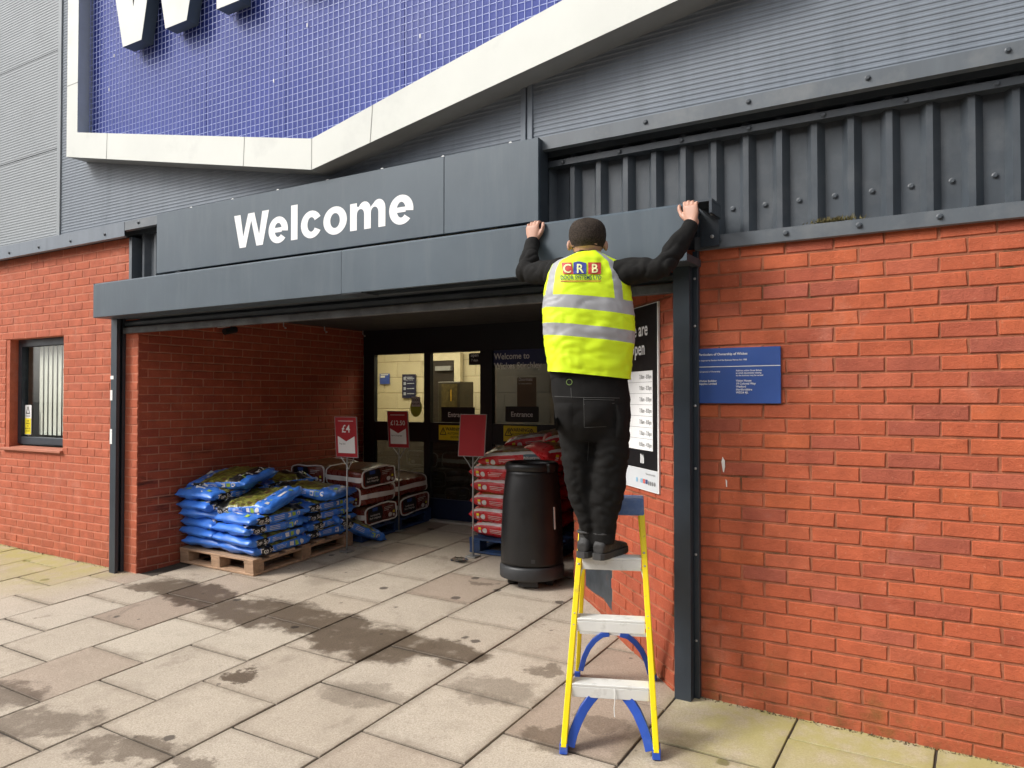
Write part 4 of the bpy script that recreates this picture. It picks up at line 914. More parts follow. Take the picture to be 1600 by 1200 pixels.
# brown bark bags: square ended, white edged
def bark_zone(u, t):
    if math.sin(t) > .55: return 1
    return 0
def make_bark(seed):
    B = Bag(.50, .52, .20, seed, 5., .008, True, .014); o = put('bark_bag', B.mesh('bark_bag', [BAGBROWN, PICBARK, BAGWHITE], bark_zone, 30, 48))
    for sg_ in (1, -1):
        bd_ = MB(); bd_.rings([[B.side(sg_, u, 0, v, .003) for v in (-.024, -.008, .008, .024)] for u in [-.98+.049*k for k in range(41)]], False, 0, False); put('side_band', bd_.mesh('side_band', [BAGWHITE], True, fix=False), o)
        pip = MB(); pip.tube([B.S(sg_*.995, 2*math.pi*j/40, .002) for j in range(41)], .0085, 6, False); put('piping', pip.mesh('piping', [BAGWHITE], True), o)
        x = sg_*(B.L/2+.0045); ff = lambda a, v: Vector((x, sg_*a*1.1, v*.88))     # reads left to right from outside
        e = MB(); pts = []
        e.poly([ff(a, v) for a, v in ((-.185, -.075), (.0, -.085), (.02, .02), (.0, .085), (-.185, .085))], 0)
        pn = put('end_panel', e.mesh('end_panel', [BAGBLACK], fix=False), o)
        x2 = sg_*(B.L/2+.0062); f2 = lambda a, v: Vector((x2, sg_*a*1.1, v*.88)); mb = MB()
        lettering(mb, 'Landscaping', .031, f2, .014, 'CENTER', -.09, -.012, 0, .86); lettering(mb, 'Bark Chippings', .031, f2, .014, 'CENTER', -.09, -.046, 0, .8)
        mb.poly([f2(a, v) for a, v in ((-.125, .04), (-.055, .04), (-.055, .078), (-.125, .078))], 2)
        for k in range(3): mb.poly([f2(a, v) for a, v in ((.035, .05-.018*k), (.16-.03*k, .05-.018*k), (.16-.03*k, .055-.018*k), (.035, .055-.018*k))], 0)
        mb.poly([f2(.115+.026*math.cos(q*math.pi/6), -.045+.026*math.sin(q*math.pi/6)) for q in range(12)], 0)
        mb.poly([f2(a, v) for a, v in ((.155, -.03), (.18, -.03), (.18, -.005), (.155, -.005))], 1); mb.poly([f2(a, v) for a, v in ((.155, -.072), (.18, -.072), (.18, -.045), (.155, -.045))], 0)
        tag(put('lettering', mb.mesh('lettering', [BAGWHITE, YEL, SIGNBLUE], fix=False), pn), kind='stuff')
    return o
bark = [(make_bark(k), []) for k in (21, 22, 23)]
BK = [(.755, .29, 0, 0, 'bottom layer, printed face to the path, nearest the blue bags'), (.755, .83, 0, 0, 'bottom layer, printed face to the path, nearest the doors'), (.245, .30, 0, 0, 'bottom layer, against the wall behind the blue bags'), (.245, .84, 0, 0, 'bottom layer, in the back corner by the wall'),
      (.74, .28, 1, 90, 'middle layer, printed face to the street, on the path side'), (.22, .29, 1, 90, 'middle layer, against the brick wall'), (.74, .82, 1, 88, 'middle layer, at the back near the doors'), (.22, .82, 1, 90, 'middle layer, in the back corner by the wall'),
      (.24, .30, 2, 91, 'top layer, printed face to the street, against the brick wall'), (.77, .27, 2, -3, 'top layer, printed face to the path, under the price signs')]
for x, y, k, rot, lb in BK:
    p_, u_ = bark[rb.randrange(3)]; bag_at(p_, u_, T2, x, y, .138+.1+k*.19, R(rot)+rb.uniform(-.03, .03), (rb.uniform(-.015, .015), rb.uniform(-.015, .015)), 'brown bark chippings bag, '+lb, 'bag', 'brown bark chippings bags')

# red compost bags
def red_zone(u, t):
    st, ct = math.sin(t), math.cos(t)
    if st > .62: return 3 if abs(u) < .75 else 0
    if .30 < st <= .62 and abs(ct) > .3 and abs(u) < .93: return 1
    if abs(st) <= .34 and ((.32 < u < .78 and ct < 0) or (-.78 < u < -.32 and ct > 0)): return 2
    return 0
def make_red(seed):
    B = Bag(.70, .43, .165, seed, 2.9, .014); o = put('compost_bag', B.mesh('compost_bag', [BAGRED, BAGWHITE, BAGSLATE, PICGOLD], red_zone)); mb = MB()
    for sg_ in (1, -1):
        fs = lambda a, v: B.side(sg_, 0, a, v, .003)
        lettering(mb, 'Multi-purpose', .034, fs, .012, 'CENTER', .19, .002, 0, .8); lettering(mb, 'Compost', .034, fs, .012, 'CENTER', .19, -.03, 0, .8)
        mb.poly([fs(-.19+.025*math.cos(q*math.pi/6), -.012+.025*math.sin(q*math.pi/6)) for q in range(12)], 0)
        mb.poly([fs(a, v) for a, v in ((-.262, -.036), (-.232, -.036), (-.232, -.01), (-.262, -.01))], 0); mb.poly([fs(a, v) for a, v in ((-.262, -.006), (-.232, -.006), (-.232, .016), (-.262, .016))], 1)
        for k in range(3): mb.poly([fs(a, v) for a, v in ((-.13, .004-.014*k), (.03-.02*k, .004-.014*k), (.03-.02*k, .008-.014*k), (-.13, .008-.014*k))], 0)
    tag(put('lettering', mb.mesh('lettering', [BAGWHITE, YEL], fix=False), o), kind='stuff'); return o
red = [(make_red(k), []) for k in (31, 32, 33)]
for k in range(5):
    for cy, nm in ((.24, 'front'), (.70, 'back')):
        p_, u_ = red[rb.randrange(3)]; bag_at(p_, u_, T3, .34+rb.uniform(-.012, .012), cy+rb.uniform(-.01, .01), .138+.075+k*.132, rb.uniform(-.03, .03)+(0 if k % 2 else R(0)), (rb.uniform(-.02, .02), rb.uniform(-.02, .02)), f'red compost bag, {ordn[k]} layer in the {nm} row beside the black bin', 'bag', 'red compost bags')
for x, y, z, rot, tl, lb in ((.40, .30, .138+.075+5*.132, 8, (4, -4), 'red compost bag with a gold top lying sixth in the front row'), (.50, .58, .138+.07+6*.132-.01, 14, (-3, -8), 'red compost bag lying askew on top of the red stack'), (.82, .42, .138+.075+5*.132+.02, 60, (4, 8), 'red compost bag at the edge of the red stack behind the man'), (.84, .62, .138+.08+6*.132+.03, 30, (3, -6), 'highest red compost bag, beside the man')):
    p_, u_ = red[rb.randrange(3)]; bag_at(p_, u_, T3, x, y, z, R(rot), (R(tl[0]), R(tl[1])), lb, 'bag', 'red compost bags')
for pr_, us_ in soil+bark+red:
    if not us_:
        for c in list(pr_.children_recursive): bpy.data.objects.remove(c)
        bpy.data.objects.remove(pr_)

# ================================================================== PRICE SIGNS
PRED = M('price_red', (.38, .012, .02), .4, var=.06); ZINC = M('pole_zinc', (.42, .42, .41), .4, .6, var=.1)
def price_sign(px, py, ang, lean, zc, text, label):
    g = onG(px, py); t = thing('price_sign', g, label, 'price sign', 'red price signs on poles')
    top = zc-.14; mb = MB(); mb.tube([g, (g.x, g.y, top+.05)], .0075, 10); part(mb, 'pole', ZINC, t, smooth=True)
    mb = MB(); mb.box(g.x-.05, g.x+.05, g.y-.05, g.y+.05, g.z+.0, g.z+.012); part(mb, 'base_plate', ZINC, t)
    u = Vector((math.cos(ang), math.sin(ang), 0)); nn = u.cross(Vector((0, 0, 1))); v = Vector((0, 0, 1))+u*lean; v.normalize(); c = Vector((g.x, g.y, zc)) + nn*.012
    f = lambda a, b, d=0.: c + u*a + v*b + nn*d
    mb = MB(); mb.hexa([f(a, b, d) for b in (-.185, .185) for a, d in ((-.125, .004), (.125, .004), (.125, -.004), (-.125, -.004))]); bd = part(mb, 'board', PRED, t)
    mb = MB(); w_ = .006
    for a0, a1, b0, b1 in ((-.131, -.1252, -.19, .19), (.1252, .131, -.19, .19), (-.125, .125, .1852, .191), (-.125, .125, -.191, -.1852)): mb.hexa([f(a, b, d) for b in (b0, b1) for a, d in ((a0, .006), (a1, .006), (a1, -.006), (a0, -.006))])
    part(mb, 'board_edge', M('edge_grey', (.3, .26, .26), .5), bd)
    mb = MB(); mb.tube([f(-.08, -.188), f(-.03, -.25, -.008), f(0, -.30, -.012)], .004, 6).tube([f(.08, -.188), f(.03, -.25, -.008), f(0, -.30, -.012)], .004, 6); part(mb, 'bracket', ZINC, t)
    if text:
        mb = MB(); fl_ = lambda a, b: f(a, b, .0062)
        mb.poly([fl_(a, b) for a, b in ((-.1, -.15), (.1, -.15), (.1, .01), (0, -.04), (-.1, .01))][::1]); no_fix(mb, 'white_panel', PW, bd)
        mb = MB(); s_ = .1 if len(text) < 4 else .068; lettering(mb, text, s_, fl_, .016, 'CENTER', 0, .045); flat(mb, [(-.09, .148), (.09, .148), (.09, .153), (-.09, .153)], fl_); no_fix(mb, 'lettering', PW, bd)
        mb = MB(); f3_ = lambda a, b: f(a, b, .0075); lettering(mb, 'Top Soil' if len(text) < 4 else 'Bark Chippings', .022, f3_, .0, 'LEFT', -.085, -.07); no_fix(mb, 'product_lettering', BLK, bd)
    return t
price_sign(542, 862, R(4), -.06, 1.205, '£4', 'red price sign reading £4 on a pole in front of the blue bags')
price_sign(623, 830, R(4), -.06, 1.245, '£12.50', 'red price sign reading £12.50 on a pole in front of the bark bags')
price_sign(739, 870, R(10), .06, 1.235, '', 'plain red back of a price sign on a pole by the red compost bags')

# ================================================================== BIN
BINB = M('bin_black', (.010, .010, .0105), .38, var=.3, scale=6, bump=.12, bscale=200); BING = M('bin_grey', (.035, .037, .04), .5, var=.2)
bc = Vector((-3.08, 1.33, 0)); bc.z = gz(bc.x, bc.y)
bn = thing('litter_bin', bc, 'tall black plastic litter bin with a grey base ring beside the red bags', 'bin')
def lathe(prof, k=48): 
    m_ = MB(); m_.rings([[bc + Vector((r_*math.cos(2*math.pi*j/k), r_*math.sin(2*math.pi*j/k), z)) for j in range(k)] for r_, z in prof]); return m_
part(lathe([(.245, .165), (.248, .19), (.244, .4), (.232, .65), (.212, .84), (.205, .87), (.206, .885), (.180, .905)]), 'bin_body', BINB, bn, smooth=True)
part(lathe([(.235, .055), (.252, .062), (.256, .07), (.256, .145), (.250, .158), (.238, .164)]), 'base_ring', BING, bn, smooth=True)
part(lathe([(.175, .9), (.205, .893), (.212, .90), (.214, .925), (.209, .948), (.192, .958), (.178, .956), (.17, .935), (.165, .87), (.02, .86)]), 'bin_rim', BINB, bn, smooth=True)
for k in range(4):
    a = R(20+90*k); m_ = MB(); q = [bc + Vector((r_*math.cos(a+da), r_*math.sin(a+da), z)) for z in (.0, .0545) for r_, da in ((.12, -.42), (.2, -.42), (.2, .42), (.12, .42))]; m_.hexa(q); part(m_, 'foot', BING, bn, bevel=.008)
for k, a in enumerate((R(-18), R(162), R(75))):
    m_ = MB(); q = [bc + Vector((r_*math.cos(a+da), r_*math.sin(a+da), z)) for z in (.885, .955) for r_, da in ((.195, -.18), (.236, -.14), (.236, .14), (.195, .18))]; m_.hexa(q); part(m_, 'rim_lug', BINB, bn, bevel=.012, seg=2)
m_ = MB(); a = R(-14); q = [bc + Vector((r_*math.cos(a+da), r_*math.sin(a+da), z)) for z, r_ in ((.45, .2445), (.62, .237)) for da, r_ in ((-.03, r_), (.03, r_), (.03, r_+.003), (-.03, r_+.003))]; m_.hexa(q); part(m_, 'bin_label', WHITE, bn)
m_ = MB(); a = R(-58); q = [bc + Vector((r_*math.cos(a+da), r_*math.sin(a+da), z)) for z in (.20, .228) for da, r_ in ((-.06, .247), (.06, .247), (.06, .2505), (-.06, .2505))]; m_.hexa(q); part(m_, 'bin_tag', BING, bn)

# small litter
g = onG(718, 878); m_ = MB(); r6 = random.Random(4)
m_.rings([[g + Vector((r_*math.cos(a)+r6.uniform(-.012, .012), r_*.6*math.sin(a)+r6.uniform(-.012, .012), z+r6.uniform(0, .012))) for a in [k*math.pi/5 for k in range(10)]] for r_, z in ((.09, .003), (.085, .02), (.05, .035), (.015, .03))]); part(m_, 'plastic_wrap', glass('wrap_film', (.75, .75, .75), 3.), None, loc=g, label='crumpled clear plastic film on the paving by the red bags', cat='litter')
for k, (px, py) in enumerate(((255, 872), (246, 884), (278, 873))):
    g = onG(px, py); m_ = MB(); m_.ball(g+Vector((0, 0, .018)), .05-.012*k, .035, .024, 8); 
    for v in m_.v: v += Vector((r6.uniform(-.008, .008), r6.uniform(-.008, .008), r6.uniform(-.004, .004)))
    part(m_, 'stone', M('stone_grey', (.30, .24, .19), .9), None, loc=g, label=('large loose stone by the inner porch wall', 'loose stone nearest the shutter post', 'small loose stone beside the pallet')[k], cat='stone', group='loose stones by the porch wall')

# ================================================================== STEP LADDER
LYEL = M('ladder_yellow', (.86, .66, .0), .45, var=.06, scale=8, dirt=(.42, .3, .06), dscale=14, dth=(.6, .75)); LALU = M('ladder_alu', (.74, .74, .71), .45, .1, var=.08, dirt=(.45, .44, .40), dscale=12, dth=(.55, .8)); LBLU = M('ladder_blue', (.02, .075, .40), .45, var=.12, dirt=(.10, .15, .4), dscale=10, dth=(.6, .8))
LO = Vector((-1.4675, -.755, -.047)); la = Vector((.927, .375, 0)).normalized(); lb = Vector((-la.y, la.x, 0))
lad = thing('step_ladder', LO + lb*.4, 'yellow fibreglass step ladder with blue braces that the man stands on', 'ladder')
LF = lambda u, v, z: LO + la*u + lb*v + Vector((0, 0, z))
TOPZ, VT = 1.085, .40
def stile_u(z): return .208-.064*z/TOPZ
def fv(z): return VT*z/TOPZ
def beam(p0, p1, hu, hv, mat, nm, parent=lad, bevel=.003):
    m_ = MB(); m_.hexa([LF(p[0]+a, p[1]+b, p[2]) for p in (p0, p1) for a, b in ((-hu, -hv), (hu, -hv), (hu, hv), (-hu, hv))]); return part(m_, nm, mat, parent, bevel=bevel)
gl = lambda u, v: gz(*LF(u, v, 0)[:2])-LO.z
for s in (-1, 1):
    b0 = gl(s*.21, 0)
    st_ = beam((s*stile_u(0), fv(0), b0+.03), (s*stile_u(TOPZ), fv(TOPZ), TOPZ), .0135, .032, LYEL, 'front_stile')
    beam((s*stile_u(0), fv(0), b0+.001), (s*stile_u(0), fv(.03), b0+.045), .0185, .037, LBLU, 'foot')
    rv = .82; b1 = gl(s*.215, rv)
    beam((s*.212, rv, b1+.02), (s*.135, VT+.05, TOPZ-.03), .011, .017, LYEL, 'rear_leg'); beam((s*.212, rv, b1+.001), (s*.2115, rv-.012, b1+.035), .015, .021, LBLU, 'foot')
    # blue knee brace below the lowest tread, a curved band
    def brace(pts, v, th, mat=LBLU, wd=.042):
        m_ = MB(); n = len(pts); rings = []
        for i, (u, z) in enumerate(pts):
            t = Vector(pts[min(i+1, n-1)])-Vector(pts[max(i-1, 0)]); o2 = Vector((-t[1], t[0])).normalized()*wd/2; vv = v(z)
            rings.append([LF(s*(u+o2[0]), vv-th, z+o2[1]), LF(s*(u-o2[0]), vv-th, z-o2[1]), LF(s*(u-o2[0]), vv+th, z-o2[1]), LF(s*(u+o2[0]), vv+th, z+o2[1])])
        m_.rings(rings); part(m_, 'knee_brace', mat, lad, bevel=.002)
    brace([(.062, .243), (.092, .212), (.122, .172), (.148, .122), (.167, .075), (.180, .025+b0)], fv, .016)
    brace([(.03, .335), (.07, .325), (.11, .29), (.145, .24), (.17, .18), (.19, .1)], lambda z: .82-.37*z/TOPZ-.01, .012, LBLU, .028)
    brace([(.155-.05, .80), (.155-.03, .795), (.155-.012, .78), (.155-.004, .755), (.156, .735)], fv, .012, LALU, .008)
    for z in (.1, .25, .3, .53, .58, .80, .86): m_ = MB(); q = LF(s*stile_u(z), fv(z)-.0325, z); m_.ball(q, .0065, .0065, .0065, 8); part(m_, 'rivet', ZINC, st_)
for i, z in enumerate((.285, .56, .835)):
    u = stile_u(z)-.0145; v = fv(z); m_ = MB()
    m_.hexa([LF(a, b, c) for c in (z-.012, z) for a, b in ((-u, v-.04), (u, v-.04), (u, v+.05), (-u, v+.05))]); tr_ = part(m_, 'tread', LALU, lad, bevel=.002)
    m_ = MB(); m_.hexa([LF(a, b, c) for c in (z-.062, z-.0125) for a, b in ((-u, v-.04), (u, v-.04), (u, v-.033), (-u, v-.033))]); part(m_, 'tread_lip', LALU, tr_, bevel=.002)
    m_ = MB()
    for k in range(6): w0 = v-.034+k*.0135; m_.hexa([LF(a, b, c) for c in (z+.0003, z+.0022) for a, b in ((-u+.01, w0), (u-.01, w0), (u-.01, w0+.006), (-u+.01, w0+.006))])
    part(m_, 'tread_ribs', LALU, tr_)
    if i == 0: m_ = MB(); m_.tube([LF(.02, v-.045, z-.01), LF(.022, v-.046, z-.06), LF(.018, v-.044, z-.10), LF(.02, v-.046, z-.14)], .0022, 5); part(m_, 'string', WHITE, tr_)
m_ = MB(); u = stile_u(TOPZ)+.012; m_.hexa([LF(a, b, c) for c, e in ((TOPZ-.055, .004), (TOPZ+.03, 0)) for a, b in ((-u-e, VT-.05-e), (u+e, VT-.05-e), (u+e, VT+.10+e), (-u-e, VT+.10+e))]); part(m_, 'top_cap', M('cap_blue', (.10, .17, .36), .5, var=.15, dirt=(.2, .26, .4), dscale=10), lad, bevel=.008, seg=2)
for z in (.335, .385): m_ = MB(); vv = .82-.37*z/TOPZ; m_.hexa([LF(a, b, c) for c in (z-.010, z+.010) for a, b in ((-.19, vv-.006), (.19, vv-.006), (.19, vv+.006), (-.19, vv+.006))]); part(m_, 'cross_bar', LALU, lad)
# ================================================================== MAN ON THE LADDER
FH = Vector((-math.sin(YAW), math.cos(YAW), 0))
def ringp(y, xl, xr, dep, w_, n=32, ex_=2.2, tilt=0.):
    xc = (xl+xr)/2; c = atW(xc, y, w_); a = (xr-xl)/2/FPX*w_; pts = []
    for j in range(n):
        t = 2*math.pi*j/n; lx = spow(math.cos(t), 2/ex_)*a; pts.append(c + RT*lx + FH*(spow(math.sin(t), 2/ex_)*dep) - Vector((0, 0, tilt*lx)))
    return pts
def interp(keys, step):
    out = []; y = keys[0][0]
    def cr(p0, p1, p2, p3, t): return .5*((2*p1)+(-p0+p2)*t+(2*p0-5*p1+4*p2-p3)*t*t+(-p0+3*p1-3*p2+p3)*t**3)
    for i in range(len(keys)-1):
        k0, k1, k2, k3 = keys[max(i-1, 0)], keys[i], keys[i+1], keys[min(i+2, len(keys)-1)]
        m = max(1, int(round(abs(k2[0]-k1[0])/step)))
        for q in range(m):
            t = q/m; out.append([k1[0]+(k2[0]-k1[0])*t]+[cr(k0[z], k1[z], k2[z], k3[z], t) for z in range(1, len(k1))])
    out.append(list(keys[-1])); return out
def loft(mb, keys, step=5., n=32, ex_=2.2):
    return mb.rings([ringp(k[0], k[1], k[2], k[3], k[4], n, ex_) for k in interp(keys, step)])
def fuse(mb, name, mats, vox, smooth=4, deform=None):
    me = mb.mesh(name, mats, True); ob = bpy.data.objects.new(name, me); COL.objects.link(ob)
    md = ob.modifiers.new('r', 'REMESH'); md.mode = 'VOXEL'; md.voxel_size = vox; md.use_smooth_shade = True
    if smooth: s = ob.modifiers.new('s', 'SMOOTH'); s.iterations = smooth; s.factor = .5
    m2 = bpy.data.meshes.new_from_object(ob.evaluated_get(bpy.context.evaluated_depsgraph_get())); bpy.data.objects.remove(ob); m2.name = name
    if deform:
        m2.update()
        vs = [(v.co.copy(), v.normal.copy()) for v in m2.vertices]
        for v, (c, nn) in zip(m2.vertices, vs): v.co = c + nn*deform(c, nn)
    m2.materials.clear()
    for m in mats: m2.materials.append(m)
    for p in m2.polygons: p.use_smooth = True
    return m2
MANB = LF(-.03, .28, .80); man = thing('person', MANB, 'man in hi-vis vest and black clothes on the ladder, arms raised to the shutter', 'person')
def child(name, me, parent=None):
    me.transform(Matrix.Translation(-MANB)); o = put(name, me, parent or man); ROOT[o.name] = MANB; return o
SKIN = M('skin', (.50, .27, .19), .5, var=.1, scale=18, bump=.1, bscale=150)
HAIR = bpy.data.materials.new('hair_dark'); n = nodes(HAIR); b = principled(n); p = pos(n)
sz = add(n, 'ShaderNodeSeparateXYZ'); n.links.new(p, sz.inputs[0])
c = mixc(n, ramp(n, nz(n, p, 150, 4, .7), .35, .65), (.012, .009, .007), (.06, .042, .03))
c = mixc(n, mth(n, 'MULTIPLY', ramp(n, mth(n, 'ADD', sz.outputs[2], mth(n, 'MULTIPLY', nz(n, p, 60, 3), .02)), 2.335, 2.285), .75), c, (.30, .17, .12))
n.links.new(c, b.inputs['Base Color']); b.inputs['Roughness'].default_value = .75; b.inputs['Specular IOR Level'].default_value = .2; bumpn(n, b, nz(n, p, 260, 3, .7), .8, .004)
CLOTH = M('jacket_black', (.010, .0095, .009), .85, spec=.2, var=.25, scale=12, bump=.15, bscale=300)
PANTS = M('trouser_black', (.0075, .007, .0065), .82, spec=.2, var=.25, scale=10, bump=.15, bscale=320)
VEST = M('hivis_yellow', (.70, .93, .008), .6, var=.04, scale=10, bump=.1, bscale=250); BAND = M('reflective_grey', (.36, .36, .37), .5, .0, var=.06, scale=14)
# --- head, neck (the body; the rest of it is under the clothes)
WH = 3.86
mb = MB(); hk = [(343.5, 909, 926, .025, WH), (346, 901, 934, .05, WH), (351, 895, 940, .074, WH), (358, 891.5, 944, .09, WH), (368, 890, 945.5, .098, WH), (378, 891, 945, .098, WH), (386, 893, 942.5, .092, WH), (393, 896.5, 939, .08, WH), (400, 899, 936.5, .066, WH-.01), (410, 897, 939, .062, WH-.02), (425, 892, 944, .07, WH-.03)]
loft(mb, hk, 3, 32)
hc = atW(917.5, 372, WH)
for x in (889.5, 946.5): mb.ball(atW(x, 384, WH-.005), .011, .018, .029, 12)
mb.ball(hc + FH*.085 - Vector((0, 0, .085)), .04, .04, .03, 12); mb.ball(hc + FH*.105 - Vector((0, 0, .03)), .014, .022, .022, 10); mb.ball(hc + FH*.06 - Vector((0, 0, .07)), .06, .06, .04, 12)
mb.ball(hc + FH*.085 + RT*.033 + Vector((0, 0, .005)), .012, .012, .010, 8); mb.ball(hc + FH*.085 - RT*.033 + Vector((0, 0, .005)), .012, .012, .010, 8); mb.ball(hc + FH*.098 - Vector((0, 0, .062)), .024, .012, .008, 10)
# torso and arms under the clothes so that the body is one figure
loft(mb, [(410, 897, 939, .062, WH-.03), (420, 885, 952, .075, WH-.04), (440, 868, 966, .09, 3.82), (520, 870, 968, .09, 3.80), (590, 872, 974, .09, 3.79)], 6, 24)
HL = onY(833, 379, -.278); HR = onY(1081, 350, -.285)
shL, elL = atW(872, 426, 3.87), atW(822, 424, 4.06); shR, elR = atW(970, 428, 3.79), atW(1036, 418, 3.68)
wrL = HL + Vector((0, 0, .0)); wrR = HR
for sh, el, wr in ((shL, elL, wrL), (shR, elR, wrR)): mb.tube([sh, (sh+el)/2, el, (el+wr)/2, wr, wr+(wr-el).normalized()*.03], [.055, .045, .036, .034, .026, .027], 14)
def hand(wr, ud, td, nd, curl):
    ud, td, nd = ud.normalized(), td.normalized(), nd.normalized(); h_ = MB()
    Pp = lambda u, l, d: wr + ud*u + td*l + nd*d
    sec = [(-.03, .024, .020), (0, .026, .019), (.025, .033, .018), (.055, .041, .016), (.085, .042, .0135), (.096, .038, .011)]
    h_.rings([[Pp(u, a*spow(math.cos(2*math.pi*j/20), .8), b*spow(math.sin(2*math.pi*j/20), .8)) for j in range(20)] for u, a, b in sec])
    for l, ln, rr in ((.031, .072, .0088), (.0105, .080, .0092), (-.0105, .074, .0088), (-.031, .058, .0078)):
        l1, l2, l3 = ln*.46, ln*.3, ln*.24; a = Pp(.083, l, 0); b = Pp(.083+l1*.95, l*1.06, .004+curl[0]*l1); c = b + (ud*curl[1] + nd*(1-curl[1]))*l2; d = c + (ud*curl[2] + nd*(1-abs(curl[2])))*l3
        h_.tube([a, (a+b)/2, b, (b+c)/2, c, d, d+(d-c)*.25], [rr*1.05, rr*.95, rr*1.04, rr*.9, rr*.93, rr*.8, rr*.4], 10)
    a = Pp(.022, .024, .004); b = Pp(.052, .052, .006); c = Pp(.083, .064, .008); d = Pp(.104, .062, .014)
    h_.tube([a, b, (b+c)/2, c, d, d+(d-c)*.25], [.014, .0125, .0105, .0108, .0088, .004], 10)
    return h_
hL = hand(wrL, Vector((-.06, .02, 1)), Vector((1, 0, .05)), Vector((0, 1, 0)), (.25, .15, -.2)); hR = hand(wrR, Vector((-.10, .05, 1)), Vector((-1, .15, .05)), Vector((-.1, 1, 0)), (.2, .2, -.2))
def merge(a, b): i = len(a.v); a.v += b.v; a.f += [tuple(i+k for k in f_) for f_ in b.f]; a.m += b.m; return a
merge(mb, hL); merge(mb, hR)
body = child('body', fuse(mb, 'body', [SKIN], .0042, 2))
# tattoo-like mark left out: bare skin only
mb = MB(); hr = interp([(342, 909, 926, .03, WH), (344.8, 900, 935, .056, WH), (350, 893.5, 941.5, .08, WH), (357, 890, 945.5, .096, WH), (367, 888.8, 946.8, .104, WH), (377, 889.8, 946, .103, WH), (384, 892, 943.5, .096, WH), (389, 894, 941.5, .088, WH)], 2.2)
n_ = 48; rr_ = [ringp(k[0], k[1], k[2], k[3], k[4], n_) for k in hr]; mb.rings(rr_, True)
keep = [i for i, f_ in enumerate(mb.f) if len(f_) > 4 and i == len(mb.f)-2 or not (len(f_) > 4) and not ((sum((mb.v[q] for q in f_), Vector())/4 - hc).dot(FH) > .035 and (sum((mb.v[q] for q in f_), Vector())/4).z < hc.z+.035)]
mb.f = [mb.f[i] for i in keep]; mb.m = [0]*len(mb.f)
hm = mb.mesh('hair', [HAIR], True)
for v in hm.vertices: v.co += Vector((noise.noise(v.co*90), noise.noise(v.co*90+Vector((7, 0, 0))), noise.noise(v.co*90+Vector((0, 9, 0)))))*.0018
child('hair', hm)

# --- jacket
def folds(c, nn):
    d = noise.noise(c*7)*.008 + noise.noise(Vector((c.x*16, c.y*16, c.z*9)))*.006
    for el in (elL, elR, shL, shR):
        k = math.exp(-((c-el).length/.15)**2); q_ = (c-el); rg = 1-abs(noise.noise(Vector((q_.x*9+q_.z*8, q_.y*8, q_.z*14-q_.x*9))))*3.; d -= k*max(0, rg)*.011
    return d
mb = MB(); WT = 3.82
loft(mb, [(391, 898, 938, .068, WH-.01), (397, 896, 940, .072, WH-.01), (404, 888, 948, .082, WH-.02), (412, 870, 964, .095, WH-.03), (424, 859, 975, .108, 3.83), (445, 854, 981, .118, 3.82), (480, 853, 984, .122, 3.81), (540, 855, 985, .118, 3.80), (594, 860, 981, .112, 3.79)], 5, 36)
for sh, el, wr in ((shL, elL, wrL), (shR, elR, wrR)):
    d1 = (wr-el).normalized(); m1 = (sh+el)/2
    mb.tube([sh-(el-sh)*.15, sh, sh.lerp(el, .35), sh.lerp(el, .7), el, el.lerp(wr, .3), el.lerp(wr, .65), wr-d1*.015, wr-d1*.004], [.075, .074, .068, .062, .060, .056, .048, .042, .041], 18)
    mb.tube([wr-d1*.05, wr-d1*.012, wr-d1*.003], [.0445, .0445, .042], 18)
jk = child('jacket', fuse(mb, 'jacket', [CLOTH], .0095, 3, folds))
# --- vest with reflective bands
vk = interp([(398, 899, 937, .076, WH-.012), (403, 889, 947, .09, WH-.02), (409, 874, 961, .105, WH-.025), (416, 862, 972, .118, 3.84), (430, 855, 980, .130, 3.83), (450, 851, 985, .138, 3.82), (480, 848, 989, .142, 3.81), (520, 848, 991, .140, 3.80), (560, 851, 988, .138, 3.795), (589, 855, 985, .135, 3.79)], 2.6)
N_ = 112; mb = MB(); rings_ = []
for k in vk:
    tl = .10*min(1, max(0, (k[0]-425)/60)); rings_.append(ringp(k[0]-2, k[1], k[2], k[3], k[4], N_, 2.35, tl))
mb.rings(rings_, False)
for i in range(len(mb.f)):
    a, j = divmod(i, N_); y = (vk[a][0]+vk[a+1][0])/2; t = 2*math.pi*(j+.5)/N_; xc = (vk[a][1]+vk[a][2])/2; hw = (vk[a][2]-vk[a][1])/2; x = xc + hw*spow(math.cos(t), 2/2.35)
    b_ = 471 <= y <= 490 or 516 <= y <= 534
    rr = spow(math.cos(t), 2/2.35)
    if y < 470 and ((-.97 < rr < -.80) or (.52 < rr < .76)): b_ = True
    if b_: mb.m[i] = 1
vm_ = mb.mesh('hivis_vest', [VEST, BAND], True)
vm_.update()
for v, (c, nn) in zip(vm_.vertices, [(v.co.copy(), v.normal.copy()) for v in vm_.vertices]):
    low = max(0, min(1, (2.25-c.z)/.45))
    d = noise.noise(Vector((c.x*9, c.y*9, c.z*4)))*.008 + (abs(noise.noise(Vector((c.x*13+3, c.y*13, c.z*22))))-.2)*.009*low + noise.noise(Vector((c.x*30, c.y*30, c.z*14)))*.0024 - max(0, 1-abs(noise.noise(Vector((c.x*7+c.z*5, c.y*7, c.z*11-c.x*6))))*8)*.0035 - max(0, 1-abs(noise.noise(Vector((c.x*6-c.z*7+4, c.y*6, c.z*9+c.x*5))))*8)*.003
    v.co = c + nn*d
bm = bmesh.new(); bm.from_mesh(vm_); bmesh.ops.recalc_face_normals(bm, faces=bm.faces); bm.to_mesh(vm_)
VB = BVHTree.FromBMesh(bm); bm.free()
